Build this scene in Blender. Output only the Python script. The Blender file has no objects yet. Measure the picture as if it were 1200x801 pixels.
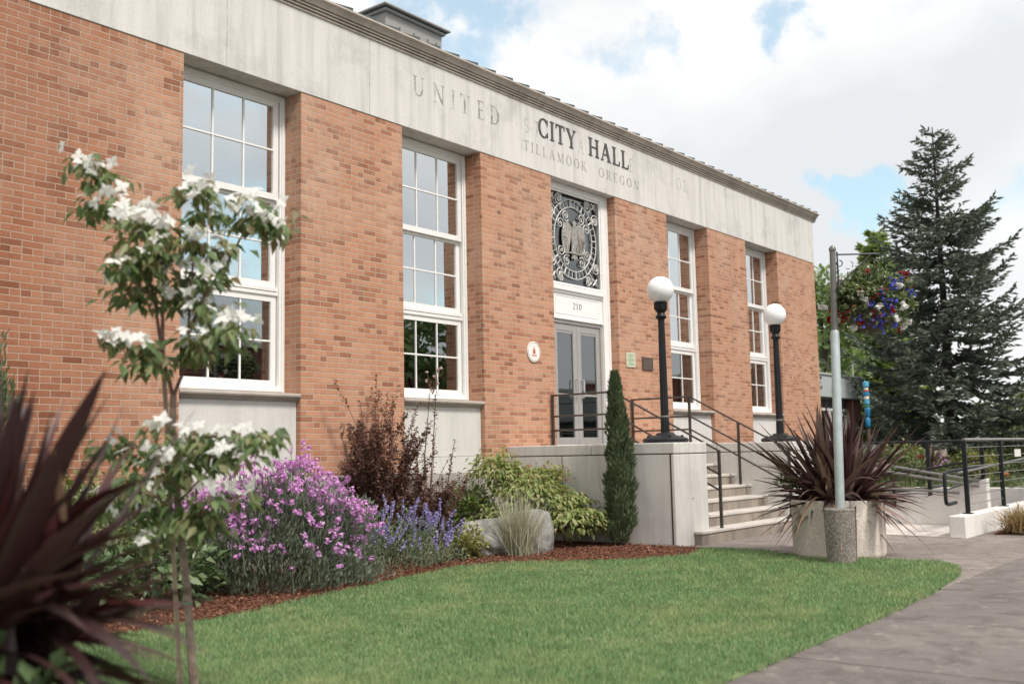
import bpy, bmesh, math, random
import numpy as np
from mathutils import Vector, Matrix
rad = math.radians
PI = math.pi
scn = bpy.context.scene
COL = scn.collection
rng = np.random.default_rng(7)
random.seed(7)

# ------------------------------------------------------------------ camera
YAW, PITCH, ROLL, F = rad(51.598), rad(6.198), rad(-1.17), 1200.0
CAM = np.array([-11.909, -9.595, 1.27])
fw = np.array([math.sin(YAW)*math.cos(PITCH), math.cos(YAW)*math.cos(PITCH), math.sin(PITCH)])
r0 = np.array([math.cos(YAW), -math.sin(YAW), 0.0]); u0 = np.cross(r0, fw)
RT = math.cos(ROLL)*r0 + math.sin(ROLL)*u0
UP = -math.sin(ROLL)*r0 + math.cos(ROLL)*u0

def ray(px, py): return fw + RT*((px-600)/F) - UP*((py-400.5)/F)
def atD(px, py, D): return CAM + D*ray(px, py)                 # photo point at a depth -> place
def onZ(px, py, z=0.0):
    d = ray(px, py); return CAM + d*((z-CAM[2])/d[2])
def depth_of(p): return float(np.dot(np.array(p)-CAM, fw))

cam = bpy.data.cameras.new('camera'); camo = bpy.data.objects.new('camera', cam); COL.objects.link(camo)
m = Matrix(((RT[0], UP[0], -fw[0], CAM[0]), (RT[1], UP[1], -fw[1], CAM[1]), (RT[2], UP[2], -fw[2], CAM[2]), (0, 0, 0, 1)))
camo.matrix_world = m
cam.sensor_width = 36; cam.lens = 36.0; cam.clip_start = .05; cam.clip_end = 3000
cam.dof.use_dof = True; cam.dof.focus_distance = 13.0; cam.dof.aperture_fstop = 1.6
scn.camera = camo

# ------------------------------------------------------------------ object helpers
ORG = {}
def tag(o, label=None, cat=None, group=None, kind=None):
    if label: o['label'] = label
    if cat: o['category'] = cat
    if group: o['group'] = group
    if kind: o['kind'] = kind
    return o
def thing(name, loc, label, cat, group=None):
    o = bpy.data.objects.new(name, None); COL.objects.link(o)
    o.empty_display_size = .2
    o.location = loc; ORG[o] = np.array(loc, float)
    return tag(o, label, cat, group)
def link_mesh(name, me, mat, parent, smooth=False):
    me.materials.append(mat)
    if smooth: me.polygons.foreach_set('use_smooth', np.ones(len(me.polygons), bool))
    o = bpy.data.objects.new(name, me); COL.objects.link(o)
    if parent is not None: o.parent = parent
    return o
def np_mesh(name, V, Fc, mat, parent=None, smooth=False):
    """V (n,3) world coordinates, Fc (m,k) equal-size faces"""
    V = np.asarray(V, np.float32); Fc = np.asarray(Fc, np.int32)
    org = ORG[parent] if parent is not None else V.mean(0)*np.array([1, 1, 0])
    V = V - org
    me = bpy.data.meshes.new(name); k = Fc.shape[1]
    me.vertices.add(len(V)); me.vertices.foreach_set('co', V.astype(np.float32).ravel())
    me.loops.add(Fc.size); me.loops.foreach_set('vertex_index', Fc.ravel())
    me.polygons.add(len(Fc)); me.polygons.foreach_set('loop_start', np.arange(0, Fc.size, k, dtype=np.int32))
    me.update(calc_edges=True); me.validate()
    o = link_mesh(name, me, mat, parent, smooth)
    if parent is None: o.location = org
    ORG[o] = np.array(org, float)
    return o

class MB:
    def __init__(s): s.v = []; s.f = []
    def add(s, vs, fs):
        b = len(s.v); s.v += [tuple(map(float, p)) for p in vs]; s.f += [tuple(b+i for i in f) for f in fs]
    def box(s, x0, x1, y0, y1, z0, z1):
        s.add([(x0, y0, z0), (x1, y0, z0), (x1, y1, z0), (x0, y1, z0), (x0, y0, z1), (x1, y0, z1), (x1, y1, z1), (x0, y1, z1)],
              [(0, 3, 2, 1), (4, 5, 6, 7), (0, 1, 5, 4), (1, 2, 6, 5), (2, 3, 7, 6), (3, 0, 4, 7)])
    def obox(s, c, ax, ay, az):
        c = np.array(c, float); ax, ay, az = [np.array(a, float) for a in (ax, ay, az)]
        vs = [c+i*ax+j*ay+k*az for k in (-1, 1) for (i, j) in ((-1, -1), (1, -1), (1, 1), (-1, 1))]
        s.add(vs, [(0, 3, 2, 1), (4, 5, 6, 7), (0, 1, 5, 4), (1, 2, 6, 5), (2, 3, 7, 6), (3, 0, 4, 7)])
    def tube(s, pts, r, n=8, cap=True):
        pts = [np.array(p, float) for p in pts]
        rs = r if hasattr(r, '__len__') else [r]*len(pts)
        ref = None; rings = []
        for i, p in enumerate(pts):
            a = pts[max(i-1, 0)]; b = pts[min(i+1, len(pts)-1)]
            t = b-a; t /= (np.linalg.norm(t)+1e-9)
            if ref is None:
                ref = np.array([0, 0, 1.]) if abs(t[2]) < .9 else np.array([1., 0, 0])
            u = np.cross(t, ref); u /= (np.linalg.norm(u)+1e-9); w = np.cross(u, t); ref = w
            rings.append([p+rs[i]*(math.cos(2*PI*k/n)*u+math.sin(2*PI*k/n)*w) for k in range(n)])
        vs = [q for ring in rings for q in ring]; fs = []
        for i in range(len(pts)-1):
            for k in range(n):
                k2 = (k+1) % n
                fs.append((i*n+k, (i+1)*n+k, (i+1)*n+k2, i*n+k2))
        if cap:
            fs.append(tuple(range(n))); fs.append(tuple((len(pts)-1)*n+k for k in range(n-1, -1, -1)))
        s.add(vs, fs)
    def lathe(s, c, prof, n=24):
        vs = []; fs = []
        for (r, z) in prof:
            for k in range(n):
                a = 2*PI*k/n; vs.append((c[0]+r*math.cos(a), c[1]+r*math.sin(a), c[2]+z))
        for i in range(len(prof)-1):
            for k in range(n):
                k2 = (k+1) % n; fs.append((i*n+k, i*n+k2, (i+1)*n+k2, (i+1)*n+k))
        fs.append(tuple(range(n-1, -1, -1))); fs.append(tuple((len(prof)-1)*n+k for k in range(n)))
        s.add(vs, fs)
    def prism(s, poly, z0, z1):
        n = len(poly)
        s.add([(x, y, z0) for x, y in poly]+[(x, y, z1) for x, y in poly],
              [tuple(range(n-1, -1, -1)), tuple(range(n, 2*n))]+[(i, (i+1) % n, n+(i+1) % n, n+i) for i in range(n)])
    def extr_x(s, prof, x0, x1):          # profile of (y,z) run along X
        n = len(prof)
        s.add([(x0, y, z) for y, z in prof]+[(x1, y, z) for y, z in prof],
              [tuple(range(n)), tuple(range(2*n-1, n-1, -1))]+[(i, n+i, n+(i+1) % n, (i+1) % n) for i in range(n)])
    def plate(s, poly, y, t):             # polygon in (x,z), front at y, thickness t behind it
        n = len(poly)
        s.add([(x, y, z) for x, z in poly]+[(x, y+t, z) for x, z in poly],
              [tuple(range(n)), tuple(range(2*n-1, n-1, -1))]+[(i, n+i, n+(i+1) % n, (i+1) % n) for i in range(n)])
    def build(s, name, mat, parent=None, smooth=False, bevel=0, origin=None, seg=2, fix=True):
        V = np.array(s.v, float)
        if origin is None: origin = ORG[parent] if parent is not None else np.array([V[:, 0].mean(), V[:, 1].mean(), V[:, 2].min()])
        origin = np.array(origin, float)
        me = bpy.data.meshes.new(name); me.from_pydata([tuple(p) for p in (V-origin)], [], s.f)
        if fix:
            bm = bmesh.new(); bm.from_mesh(me); bmesh.ops.recalc_face_normals(bm, faces=bm.faces); bm.to_mesh(me); bm.free()
        o = link_mesh(name, me, mat, parent, False)
        if smooth: me.shade_smooth(); me.set_sharp_from_angle(angle=rad(38))
        if parent is None: o.location = origin
        else: o.location = origin-ORG[parent]
        ORG[o] = origin
        if bevel:
            b = o.modifiers.new('bevel', 'BEVEL'); b.width = bevel; b.segments = seg; b.limit_method = 'ANGLE'; b.angle_limit = rad(40)
        return o

def copy_part(o, parent, off=(0, 0, 0)):
    c = o.copy(); COL.objects.link(c); c.parent = parent
    c.location = Vector(o.location)+Vector(off); ORG[c] = ORG[o]+np.array(off)
    for ch in list(o.children): copy_part(ch, c)
    return c
def copy_tree(o, loc, label):
    c = o.copy(); COL.objects.link(c); c.location = loc; c['label'] = label; ORG[c] = np.array(loc, float)
    for ch in list(o.children): copy_part(ch, c)
    return c

# ------------------------------------------------------------------ materials
class NT:
    def __init__(s, name):
        s.m = bpy.data.materials.new(name); s.m.use_nodes = True
        s.t = s.m.node_tree; s.n = s.t.nodes; s.l = s.t.links
        s.p = s.n['Principled BSDF']; s.out = s.n['Material Output']
    def node(s, typ, **kw):
        x = s.n.new(typ)
        for k, v in kw.items(): setattr(x, k, v)
        return x
    def link(s, a, b): s.l.new(a, b)
    def put(s, sock, v):
        if isinstance(v, bpy.types.NodeSocket): s.link(v, sock)
        else: sock.default_value = v
    def math(s, op, a, b=None, c=None, clamp=False):
        x = s.node('ShaderNodeMath', operation=op, use_clamp=clamp); s.put(x.inputs[0], a)
        if b is not None: s.put(x.inputs[1], b)
        if c is not None: s.put(x.inputs[2], c)
        return x.outputs[0]
    def coord(s): return s.node('ShaderNodeTexCoord').outputs['Object']
    def wpos(s): return s.node('ShaderNodeNewGeometry').outputs['Position']
    def mapping(s, v, scale=(1, 1, 1), loc=(0, 0, 0)):
        x = s.node('ShaderNodeMapping'); x.inputs['Scale'].default_value = scale; x.inputs['Location'].default_value = loc
        s.link(v, x.inputs['Vector']); return x.outputs[0]
    def noise(s, v, scale, detail=4, rough=.55, dist=0):
        x = s.node('ShaderNodeTexNoise'); s.link(v, x.inputs['Vector'])
        x.inputs['Scale'].default_value = scale; x.inputs['Detail'].default_value = detail
        x.inputs['Roughness'].default_value = rough; x.inputs['Distortion'].default_value = dist
        return x.outputs['Fac']
    def ramp(s, f, stops, interp='LINEAR'):
        x = s.node('ShaderNodeValToRGB'); s.link(f, x.inputs[0]); x.color_ramp.interpolation = interp
        e = x.color_ramp.elements
        while len(e) < len(stops): e.new(.5)
        for el, (p, c) in zip(e, stops):
            el.position = p; el.color = (c, c, c, 1) if not hasattr(c, '__len__') else (*c, 1)
        return x.outputs[0]
    def mix(s, f, a, b, mode='MIX'):
        x = s.node('ShaderNodeMix', data_type='RGBA', blend_type=mode)
        s.put(x.inputs['Factor'], f)
        for sock, v in ((x.inputs['A'], a), (x.inputs['B'], b)):
            if isinstance(v, bpy.types.NodeSocket): s.link(v, sock)
            else: sock.default_value = (*v, 1) if hasattr(v, '__len__') else (v, v, v, 1)
        return x.outputs['Result']
    def bump(s, h, dist=.01, strength=.6):
        x = s.node('ShaderNodeBump'); s.link(h, x.inputs['Height']); x.inputs['Distance'].default_value = dist
        x.inputs['Strength'].default_value = strength; s.link(x.outputs[0], s.p.inputs['Normal'])
    def base(s, c):
        if isinstance(c, bpy.types.NodeSocket): s.link(c, s.p.inputs['Base Color'])
        else: s.p.inputs['Base Color'].default_value = (*c, 1)
    def set(s, rough=.6, metal=0, spec=.5):
        s.put(s.p.inputs['Roughness'], rough); s.p.inputs['Metallic'].default_value = metal
        s.p.inputs['Specular IOR Level'].default_value = spec

def mat_plain(name, c, rough=.5, metal=0, spec=.5, var=.12, scale=6, bump=0):
    t = NT(name); n = t.noise(t.wpos(), scale, 5)
    lo = tuple(x*(1-var) for x in c); hi = tuple(min(x*(1+var), 1) for x in c)
    t.base(t.ramp(n, [(.3, lo), (.7, hi)])); t.set(rough, metal, spec)
    if bump: t.bump(t.noise(t.wpos(), scale*8, 4), bump)
    return t.m
def mat_leaf(name, cols, rough=.5, trans=.3, spec=.35, tcol=(1.25, 1.25, .8), gain=1.0):
    cols = [tuple(min(1, x*gain) for x in c) for c in cols]
    """colour varies leaf by leaf; some light passes through"""
    t = NT(name); g = t.node('ShaderNodeNewGeometry')
    k = len(cols); c = t.ramp(g.outputs['Random Per Island'], [(i/max(k-1, 1), cc) for i, cc in enumerate(cols)])
    t.base(c); t.set(rough, 0, spec)
    tr = t.node('ShaderNodeBsdfTranslucent'); mx = t.node('ShaderNodeMixShader'); mx.inputs[0].default_value = trans
    t.link(t.mix(1.0, c, tcol, 'MULTIPLY'), tr.inputs['Color'])
    t.link(t.p.outputs[0], mx.inputs[1]); t.link(tr.outputs[0], mx.inputs[2]); t.link(mx.outputs[0], t.out.inputs['Surface'])
    return t.m

def mat_brick(name, ramp_cols, mortar=(.53, .41, .32), pale=True):
    t = NT(name); sep = t.node('ShaderNodeSeparateXYZ'); t.link(t.wpos(), sep.inputs[0])
    u = t.math('ADD', sep.outputs[0], sep.outputs[1]); z = sep.outputs[2]
    jit = t.math('MULTIPLY', t.math('SUBTRACT', t.noise(t.wpos(), 3.0, 2), .5), .012)
    zz = t.math('ADD', z, jit)
    v = t.math('DIVIDE', zz, .0677); row = t.math('FLOOR', v); fv = t.math('FRACT', v)
    head = t.math('LESS_THAN', t.math('FLOORED_MODULO', row, 6.0), .5)
    w = t.math('SUBTRACT', .211, t.math('MULTIPLY', head, .1055))
    rowrnd = t.node('ShaderNodeTexWhiteNoise', noise_dimensions='1D'); t.link(row, rowrnd.inputs['W'])
    sh = t.math('ADD', t.math('MULTIPLY', t.math('FLOORED_MODULO', row, 2.0), .5), t.math('MULTIPLY', rowrnd.outputs[0], .07))
    uu = t.math('ADD', t.math('DIVIDE', u, w), sh); cid = t.math('FLOOR', uu); fu = t.math('FRACT', uu)
    # a few stretchers are broken into two headers
    cb = t.node('ShaderNodeCombineXYZ'); t.link(cid, cb.inputs[0]); t.link(row, cb.inputs[1])
    wn = t.node('ShaderNodeTexWhiteNoise', noise_dimensions='2D'); t.link(cb.outputs[0], wn.inputs['Vector'])
    dz = t.math('MULTIPLY', t.math('MINIMUM', fv, t.math('SUBTRACT', 1.0, fv)), .0677)
    du = t.math('MULTIPLY', t.math('MINIMUM', fu, t.math('SUBTRACT', 1.0, fu)), w)
    edge = t.math('MINIMUM', dz, du)
    rough_n = t.noise(t.wpos(), 60, 3)
    lim = t.math('ADD', .0036, t.math('MULTIPLY', t.math('SUBTRACT', rough_n, .5), .004))
    mask = t.node('ShaderNodeMapRange', interpolation_type='SMOOTHSTEP'); t.link(edge, mask.inputs[0])
    t.link(lim, mask.inputs[1]); t.link(t.math('ADD', lim, .003), mask.inputs[2])
    col = t.ramp(wn.outputs['Value'], ramp_cols)
    fine = t.noise(t.wpos(), 45, 5, .65)
    col = t.mix(.35, col, t.ramp(fine, [(.3, .55), (.7, 1.35)]), 'MULTIPLY')
    big = t.noise(t.mapping(t.wpos(), (1, 1, .6)), .9, 5, .6)
    streak = t.noise(t.mapping(t.wpos(), (3.2, 3.2, .28)), 1.0, 6, .65, .5)
    col = t.mix(.8, col, t.ramp(streak, [(.28, .80), (.5, 1.0), (.72, 1.10)]), 'MULTIPLY')
    if pale:      # lime bloom in soft patches
        bl = t.ramp(big, [(.44, 0), (.66, .62)])
        topz = t.node('ShaderNodeMapRange'); t.link(z, topz.inputs[0]); topz.inputs[1].default_value = 2.2; topz.inputs[2].default_value = 5.6
        topz.inputs[3].default_value = .35
        bl = t.math('MULTIPLY', bl, topz.outputs[0]); bl = t.math('MULTIPLY', bl, t.ramp(t.noise(t.wpos(), 14, 4), [(.35, .3), (.6, 1)]))
        col = t.mix(bl, col, (.58, .43, .33))
    if pale:      # shade painted into the colour: brick and mortar darken toward the left end
        left_shade = t.node('ShaderNodeMapRange', interpolation_type='SMOOTHSTEP'); t.link(t.math('ADD', sep.outputs[0], t.math('MULTIPLY', t.math('SUBTRACT', big, .5), 1.6)), left_shade.inputs[0])
        left_shade.inputs[1].default_value = -7.4; left_shade.inputs[2].default_value = -5.2; left_shade.inputs[3].default_value = 1; left_shade.inputs[4].default_value = 0
        col = t.mix(left_shade.outputs[0], col, t.mix(1.0, col, (.72, .63, .60), 'MULTIPLY'))
    mcol = t.mix(t.noise(t.wpos(), 5, 4), tuple(x*.75 for x in mortar), mortar)
    if pale: mcol = t.mix(left_shade.outputs[0], mcol, t.mix(1.0, mcol, (.90, .83, .79), 'MULTIPLY'))
    t.base(t.mix(mask.outputs[0], mcol, col)); t.set(.85, 0, .25)
    h = t.math('ADD', mask.outputs[0], t.math('MULTIPLY', fine, .5))
    t.bump(h, .006, .7)
    return t.m

def mat_stone(name, c=(.50, .475, .445), streak=.5, dark=.35, rough=.8, fine=.25, sx=6.0):
    t = NT(name); p = t.wpos()
    st = t.noise(t.mapping(p, (sx, sx, .45)), 1.0, 6, .6, .3)
    bl = t.noise(p, 1.3, 6, .65); sp = t.noise(p, 70, 3, .7)
    col = t.ramp(st, [(.25, tuple(x*(1-streak*.55) for x in c)), (.5, c), (.75, tuple(min(x*(1+streak*.25), 1) for x in c))])
    col = t.mix(t.ramp(bl, [(.52, 0), (.72, dark)]), col, tuple(x*.55 for x in c))
    col = t.mix(fine, col, t.ramp(sp, [(.3, .5), (.7, 1.4)]), 'MULTIPLY')
    t.base(col); t.set(rough, 0, .3); t.bump(t.math('ADD', sp, t.math('MULTIPLY', bl, .6)), .003, .5)
    return t.m

M = {}
BR = [(0.0, (.27, .112, .065)), (.12, (.37, .165, .096)), (.26, (.45, .215, .128)), (.55, (.485, .24, .145)), (.8, (.51, .265, .165)), (.92, (.41, .185, .108)), (1, (.30, .125, .07))]
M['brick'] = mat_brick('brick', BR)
M['stone'] = mat_stone('cast stone', (.625, .605, .58), .42, .5)
M['cornice'] = mat_stone('weathered cornice', (.50, .44, .39), .6, .6, sx=3)
M['sill'] = mat_stone('sill stone', (.40, .35, .31), .5, .4, sx=3)
M['panel'] = mat_stone('panel stone', (.62, .60, .57), .25, .15)
M['plinth'] = mat_stone('plinth concrete', (.40, .37, .34), .5, .5)
M['cheek'] = mat_stone('cheek wall concrete', (.60, .575, .545), .45, .35)
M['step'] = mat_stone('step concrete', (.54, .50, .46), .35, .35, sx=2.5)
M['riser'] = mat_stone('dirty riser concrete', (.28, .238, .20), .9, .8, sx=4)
M['ramp'] = mat_stone('ramp concrete', (.70, .67, .64), .25, .15)
M['white'] = mat_plain('white paint', (.80, .79, .77), .4, var=.03)
M['whitejoint'] = mat_plain('dark joint', (.10, .095, .09), .9)  # dark line where the two window rails meet
M['alu'] = mat_plain('door aluminium', (.40, .385, .37), .45, .35, var=.05)
M['chrome'] = mat_plain('pull handle', (.75, .75, .74), .2, .9, var=.03)
M['black'] = mat_plain('black paint', (.012, .014, .016), .45, 0, .3, var=.2)
M['rail'] = mat_plain('brown black rail paint', (.045, .033, .028), .4, 0, .5, var=.4, scale=12)
M['railgrey'] = mat_plain('grey painted rail', (.17, .165, .155), .35, .2, var=.15)
M['darkroof'] = mat_plain('roof tile', (.075, .10, .10), .6, var=.3)
M['pent'] = mat_plain('grey metal panel', (.30, .285, .275), .5, var=.06)
M['pentdark'] = mat_plain('dark trim', (.06, .06, .062), .5)
M['bronze'] = mat_plain('bronze plaque', (.14, .10, .085), .45, .5, var=.25, scale=30)
M['letter'] = mat_plain('dark bronze letter', (.085, .083, .078), .5, .3, var=.3)
M['carved'] = mat_plain('carved letter shade', (.33, .31, .29), .85, var=.3, scale=15)
def m_ghost(name, c, lo, hi):
    t = NT(name); n = t.noise(t.wpos(), 7, 5, .65, .5)
    t.base(t.ramp(n, [(lo, (.575, .56, .54)), (hi, c)])); t.set(.85, 0, .25); return t.m
M['ghost'] = m_ghost('letter ghost', (.27, .255, .235), .34, .56)
M['ghost2'] = m_ghost('faint letter ghost', (.31, .295, .275), .38, .66)
M['grille'] = mat_plain('painted grille', (.62, .61, .585), .45, .2, var=.12, scale=20)
M['eagle'] = mat_plain('cast eagle', (.36, .34, .315), .5, .3, var=.35, scale=25, bump=.01)
M['soil'] = mat_plain('soil', (.06, .04, .028), .95, var=.5, scale=12, bump=.02)
M['bark'] = mat_plain('young bark', (.22, .165, .13), .8, var=.4, scale=25, bump=.006)
M['twig'] = mat_plain('red twig', (.17, .085, .065), .7, var=.3, scale=20)
M['stake'] = mat_plain('wood stake', (.35, .265, .20), .8, var=.25, scale=18)
M['tie'] = mat_plain('green tie', (.03, .22, .13), .5)
M['spbark'] = mat_plain('spruce bark', (.055, .045, .038), .9, var=.5, scale=6, bump=.05)
M['pole'] = mat_plain('galvanised pole', (.42, .47, .475), .45, .25, var=.1, scale=9)
M['iron'] = mat_plain('dark iron bracket', (.05, .05, .06), .5, .3)
M['basket'] = mat_plain('coco liner', (.13, .09, .06), .9, var=.5, scale=30, bump=.02)

def m_agg(name, c, amp):
    t = NT(name); p = t.wpos()
    v = t.node('ShaderNodeTexVoronoi'); t.link(p, v.inputs['Vector']); v.inputs['Scale'].default_value = 75
    sep = t.node('ShaderNodeSeparateColor'); t.link(v.outputs['Color'], sep.inputs[0])
    col = t.ramp(sep.outputs[0], [(0, tuple(x*(1-amp) for x in c)), (.5, c), (1, tuple(min(1, x*(1+amp)) for x in c))])
    bl = t.noise(t.mapping(p, (2, 2, .8)), 2.2, 6, .65)
    col = t.mix(t.ramp(bl, [(.45, 0), (.75, .5)]), col, tuple(x*.45 for x in c))
    t.base(col); t.set(.85, 0, .25); t.bump(v.outputs['Distance'], .004, .7); return t.m
M['planter'] = m_agg('exposed aggregate', (.70, .62, .55), .18)
M['footing'] = m_agg('old rough concrete', (.24, .21, .185), .5)
M['rock'] = None
def m_rock():
    t = NT('boulder'); p = t.wpos(); a = t.noise(p, 3, 8, .65, .6); b = t.noise(p, 28, 5, .7)
    col = t.ramp(a, [(.3, (.13, .125, .115)), (.5, (.27, .262, .245)), (.68, (.40, .39, .37))])
    col = t.mix(.4, col, t.ramp(b, [(.3, .5), (.7, 1.4)]), 'MULTIPLY'); t.base(col); t.set(.9, 0, .2)
    t.bump(t.math('ADD', a, t.math('MULTIPLY', b, .4)), .04, .8); return t.m
M['rock'] = m_rock()

def m_pave(name, c, dirt, speck=.3):
    t = NT(name); p = t.wpos(); g = t.node('ShaderNodeNewGeometry')
    a = t.noise(p, .55, 6, .6, .3); b = t.noise(p, 3.2, 7, .7, .4); s = t.noise(p, 120, 2, .8)
    col = t.ramp(a, [(.3, tuple(x*.72 for x in c)), (.55, c), (.75, tuple(x*1.25 for x in c))])
    col = t.mix(t.ramp(b, [(.46, 0), (.64, .8)]), col, dirt)
    col = t.mix(t.ramp(t.noise(p, 7, 6, .75, .8), [(.55, 0), (.70, .55)]), col, tuple(min(1, x*1.9) for x in c))
    col = t.mix(speck, col, t.ramp(s, [(.3, .45), (.7, 1.5)]), 'MULTIPLY')
    col = t.mix(.25, col, t.ramp(g.outputs['Random Per Island'], [(0, .7), (1, 1.2)]), 'MULTIPLY')
    t.base(col); t.set(.85, 0, .25); t.bump(t.math('ADD', s, b), .003, .5); return t.m
M['walk'] = m_pave('sidewalk concrete', (.185, .160, .148), (.105, .089, .082))
M['path'] = m_pave('path concrete', (.25, .212, .19), (.145, .122, .11))
M['pad'] = m_pave('pale ramp floor', (.56, .51, .47), (.44, .40, .37), .15)
M['gap'] = mat_plain('joint dirt', (.05, .04, .034), .95)
M['asphalt'] = mat_plain('asphalt', (.055, .055, .056), .9, var=.25, scale=3)

def m_ground():
    t = NT('rough grass ground'); p = t.wpos(); a = t.noise(p, .12, 6, .6); b = t.noise(p, 3, 6, .7)
    col = t.mix(.5, t.ramp(a, [(.35, (.045, .075, .028)), (.6, (.075, .11, .04)), (.75, (.13, .13, .055))]), t.ramp(b, [(.3, (.04, .06, .025)), (.7, (.11, .15, .055))]))
    t.base(col); t.set(.95, 0, .1); t.bump(b, .05, .6); return t.m
M['ground'] = m_ground()
def m_mulch():
    t = NT('bark mulch'); p = t.wpos(); a = t.noise(p, 45, 5, .75, .6); b = t.noise(p, 2, 4)
    col = t.ramp(a, [(.3, (.05, .02, .013)), (.5, (.13, .052, .031)), (.72, (.24, .115, .075))])
    col = t.mix(t.ramp(b, [(.4, 0), (.7, .4)]), col, (.13, .05, .028)); t.base(col); t.set(.95, 0, .15); t.bump(a, .02, .9); return t.m
M['mulch'] = m_mulch()
M['chip'] = mat_leaf('bark chips', [(.06, .024, .015), (.13, .055, .033), (.18, .08, .05), (.27, .145, .10), (.10, .04, .025)], .9, 0.02, .15)

def m_grass():
    t = NT('grass blades'); p = t.wpos(); g = t.node('ShaderNodeNewGeometry')
    a = t.noise(p, 1.1, 6, .65, .8); b = t.noise(p, 3.5, 5, .65, .5)
    c1 = t.ramp(g.outputs['Random Per Island'], [(0, (.125, .245, .095)), (.5, (.235, .37, .160)), (.85, (.32, .435, .21)), (1, (.46, .46, .28))])
    col = t.mix(t.ramp(a, [(.46, 0), (.66, .8)]), c1, (.38, .43, .21))
    col = t.mix(t.ramp(b, [(.35, .45), (.55, 0)]), col, (.13, .225, .095))
    t.base(col); t.set(.6, 0, .2)
    tr = t.node('ShaderNodeBsdfTranslucent'); t.link(col, tr.inputs['Color']); mx = t.node('ShaderNodeMixShader'); mx.inputs[0].default_value = .42
    t.link(t.p.outputs[0], mx.inputs[1]); t.link(tr.outputs[0], mx.inputs[2]); t.link(mx.outputs[0], t.out.inputs['Surface'])
    return t.m
M['grass'] = m_grass()
M['clover'] = mat_leaf('clover leaf', [(.10, .19, .07), (.15, .25, .09), (.22, .31, .13)], .5, .3)
M['turf'] = mat_plain('turf soil', (.13, .17, .075), .95, var=.4, scale=5)

def m_pane(name, refl, tint, rough=.004):
    t = NT(name); gl = t.node('ShaderNodeBsdfGlossy'); gl.inputs['Roughness'].default_value = rough; gl.inputs['Color'].default_value = (.93, .97, .99, 1)
    trn = t.node('ShaderNodeBsdfTransparent'); trn.inputs['Color'].default_value = (*tint, 1)
    bm = t.node('ShaderNodeBump'); bm.inputs['Distance'].default_value = .02; bm.inputs['Strength'].default_value = .06
    t.link(t.noise(t.wpos(), 1.6, 1), bm.inputs['Height']); t.link(bm.outputs[0], gl.inputs['Normal'])
    lw = t.node('ShaderNodeFresnel'); lw.inputs['IOR'].default_value = 1.5
    f = t.math('ADD', t.math('MULTIPLY', lw.outputs[0], .8), refl, clamp=True)
    mx = t.node('ShaderNodeMixShader'); t.link(f, mx.inputs[0]); t.link(trn.outputs[0], mx.inputs[1]); t.link(gl.outputs[0], mx.inputs[2])
    t.link(mx.outputs[0], t.out.inputs['Surface']); return t.m
M['pane'] = m_pane('window glass', .58, (.6, .64, .66))
M['panelow'] = m_pane('lower window glass', .24, (.6, .62, .63))
M['doorglass'] = m_pane('door glass', .16, (.35, .38, .39))
M['room'] = mat_plain('room interior', (.16, .155, .15), .9)
M['curtain'] = mat_plain('pale curtain', (.55, .53, .49), .9, var=.1)
M['grilleglass'] = m_pane('transom glass', .10, (.3, .32, .33))
def m_globe():
    t = NT('opal globe'); t.base((.86, .86, .87)); t.set(.25, 0, .5); t.p.inputs['Subsurface Weight'].default_value = .25
    t.p.inputs['Subsurface Radius'].default_value = (.1, .1, .1); return t.m
M['globe'] = m_globe()
M['signwhite'] = mat_plain('sign enamel', (.78, .75, .71), .4, var=.04)
M['signred'] = mat_plain('sign red', (.55, .13, .09), .5)
M['notice'] = mat_plain('printed notice', (.52, .55, .42), .6, var=.1, scale=25)
M['noticeink'] = mat_plain('notice print', (.22, .30, .18), .6)
M['fascia'] = mat_plain('grey fascia', (.46, .50, .50), .5, var=.06, scale=1)
M['darkglass'] = m_pane('shop glass', .25, (.25, .27, .28))
M['farbrick'] = mat_brick('far brick', [(0, (.15, .05, .035)), (1, (.25, .085, .06))], (.2, .14, .12), False)
M['farwall'] = mat_plain('far pale wall', (.42, .33, .29), .8)
M['blue'] = mat_plain('blue paint', (.015, .20, .42), .4, var=.2)
M['lightblue'] = mat_plain('light blue paint', (.10, .38, .58), .4)
M['wood'] = mat_plain('brown wood', (.10, .06, .04), .7)
M['hill'] = mat_plain('hill forest', (.05, .075, .06), .95, var=.3, scale=.02)

# foliage
M['dogleaf'] = mat_leaf('dogwood leaf', [(0.07, 0.11, 0.045), (0.11, 0.165, 0.065), (0.16, 0.215, 0.09), (0.22, 0.24, 0.11), (0.19, 0.14, 0.08)], .45, .3, gain=1.05)
M['dogflower'] = mat_leaf('dogwood bract', [(.82, .81, .75), (.86, .85, .81), (.82, .79, .76)], .6, .35, .2, tcol=(1, 1, 1))
M['phorm'] = mat_leaf('dark flax leaf', [(0.022, 0.01, 0.011), (0.034, 0.014, 0.015), (0.05, 0.022, 0.022), (0.09, 0.052, 0.048), (0.028, 0.011, 0.012), (0.075, 0.02, 0.02), (0.03, 0.012, 0.013)], .38, .12, .5)
M['phorm2'] = mat_leaf('bronze flax leaf', [(0.038, 0.016, 0.019), (0.065, 0.028, 0.03), (0.115, 0.056, 0.052), (0.2, 0.12, 0.105), (0.05, 0.02, 0.023), (0.3, 0.21, 0.185), (0.042, 0.017, 0.02), (0.075, 0.033, 0.034)], .42, .12, .45)
M['phormdry'] = mat_leaf('dry flax leaf', [(.40, .27, .20), (.30, .18, .12)], .7, .15, .2)
M['greyleaf'] = mat_leaf('wallflower leaf', [(0.075, 0.1, 0.075), (0.12, 0.15, 0.11), (0.16, 0.19, 0.14), (0.2, 0.21, 0.14)], .6, .25)
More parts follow.
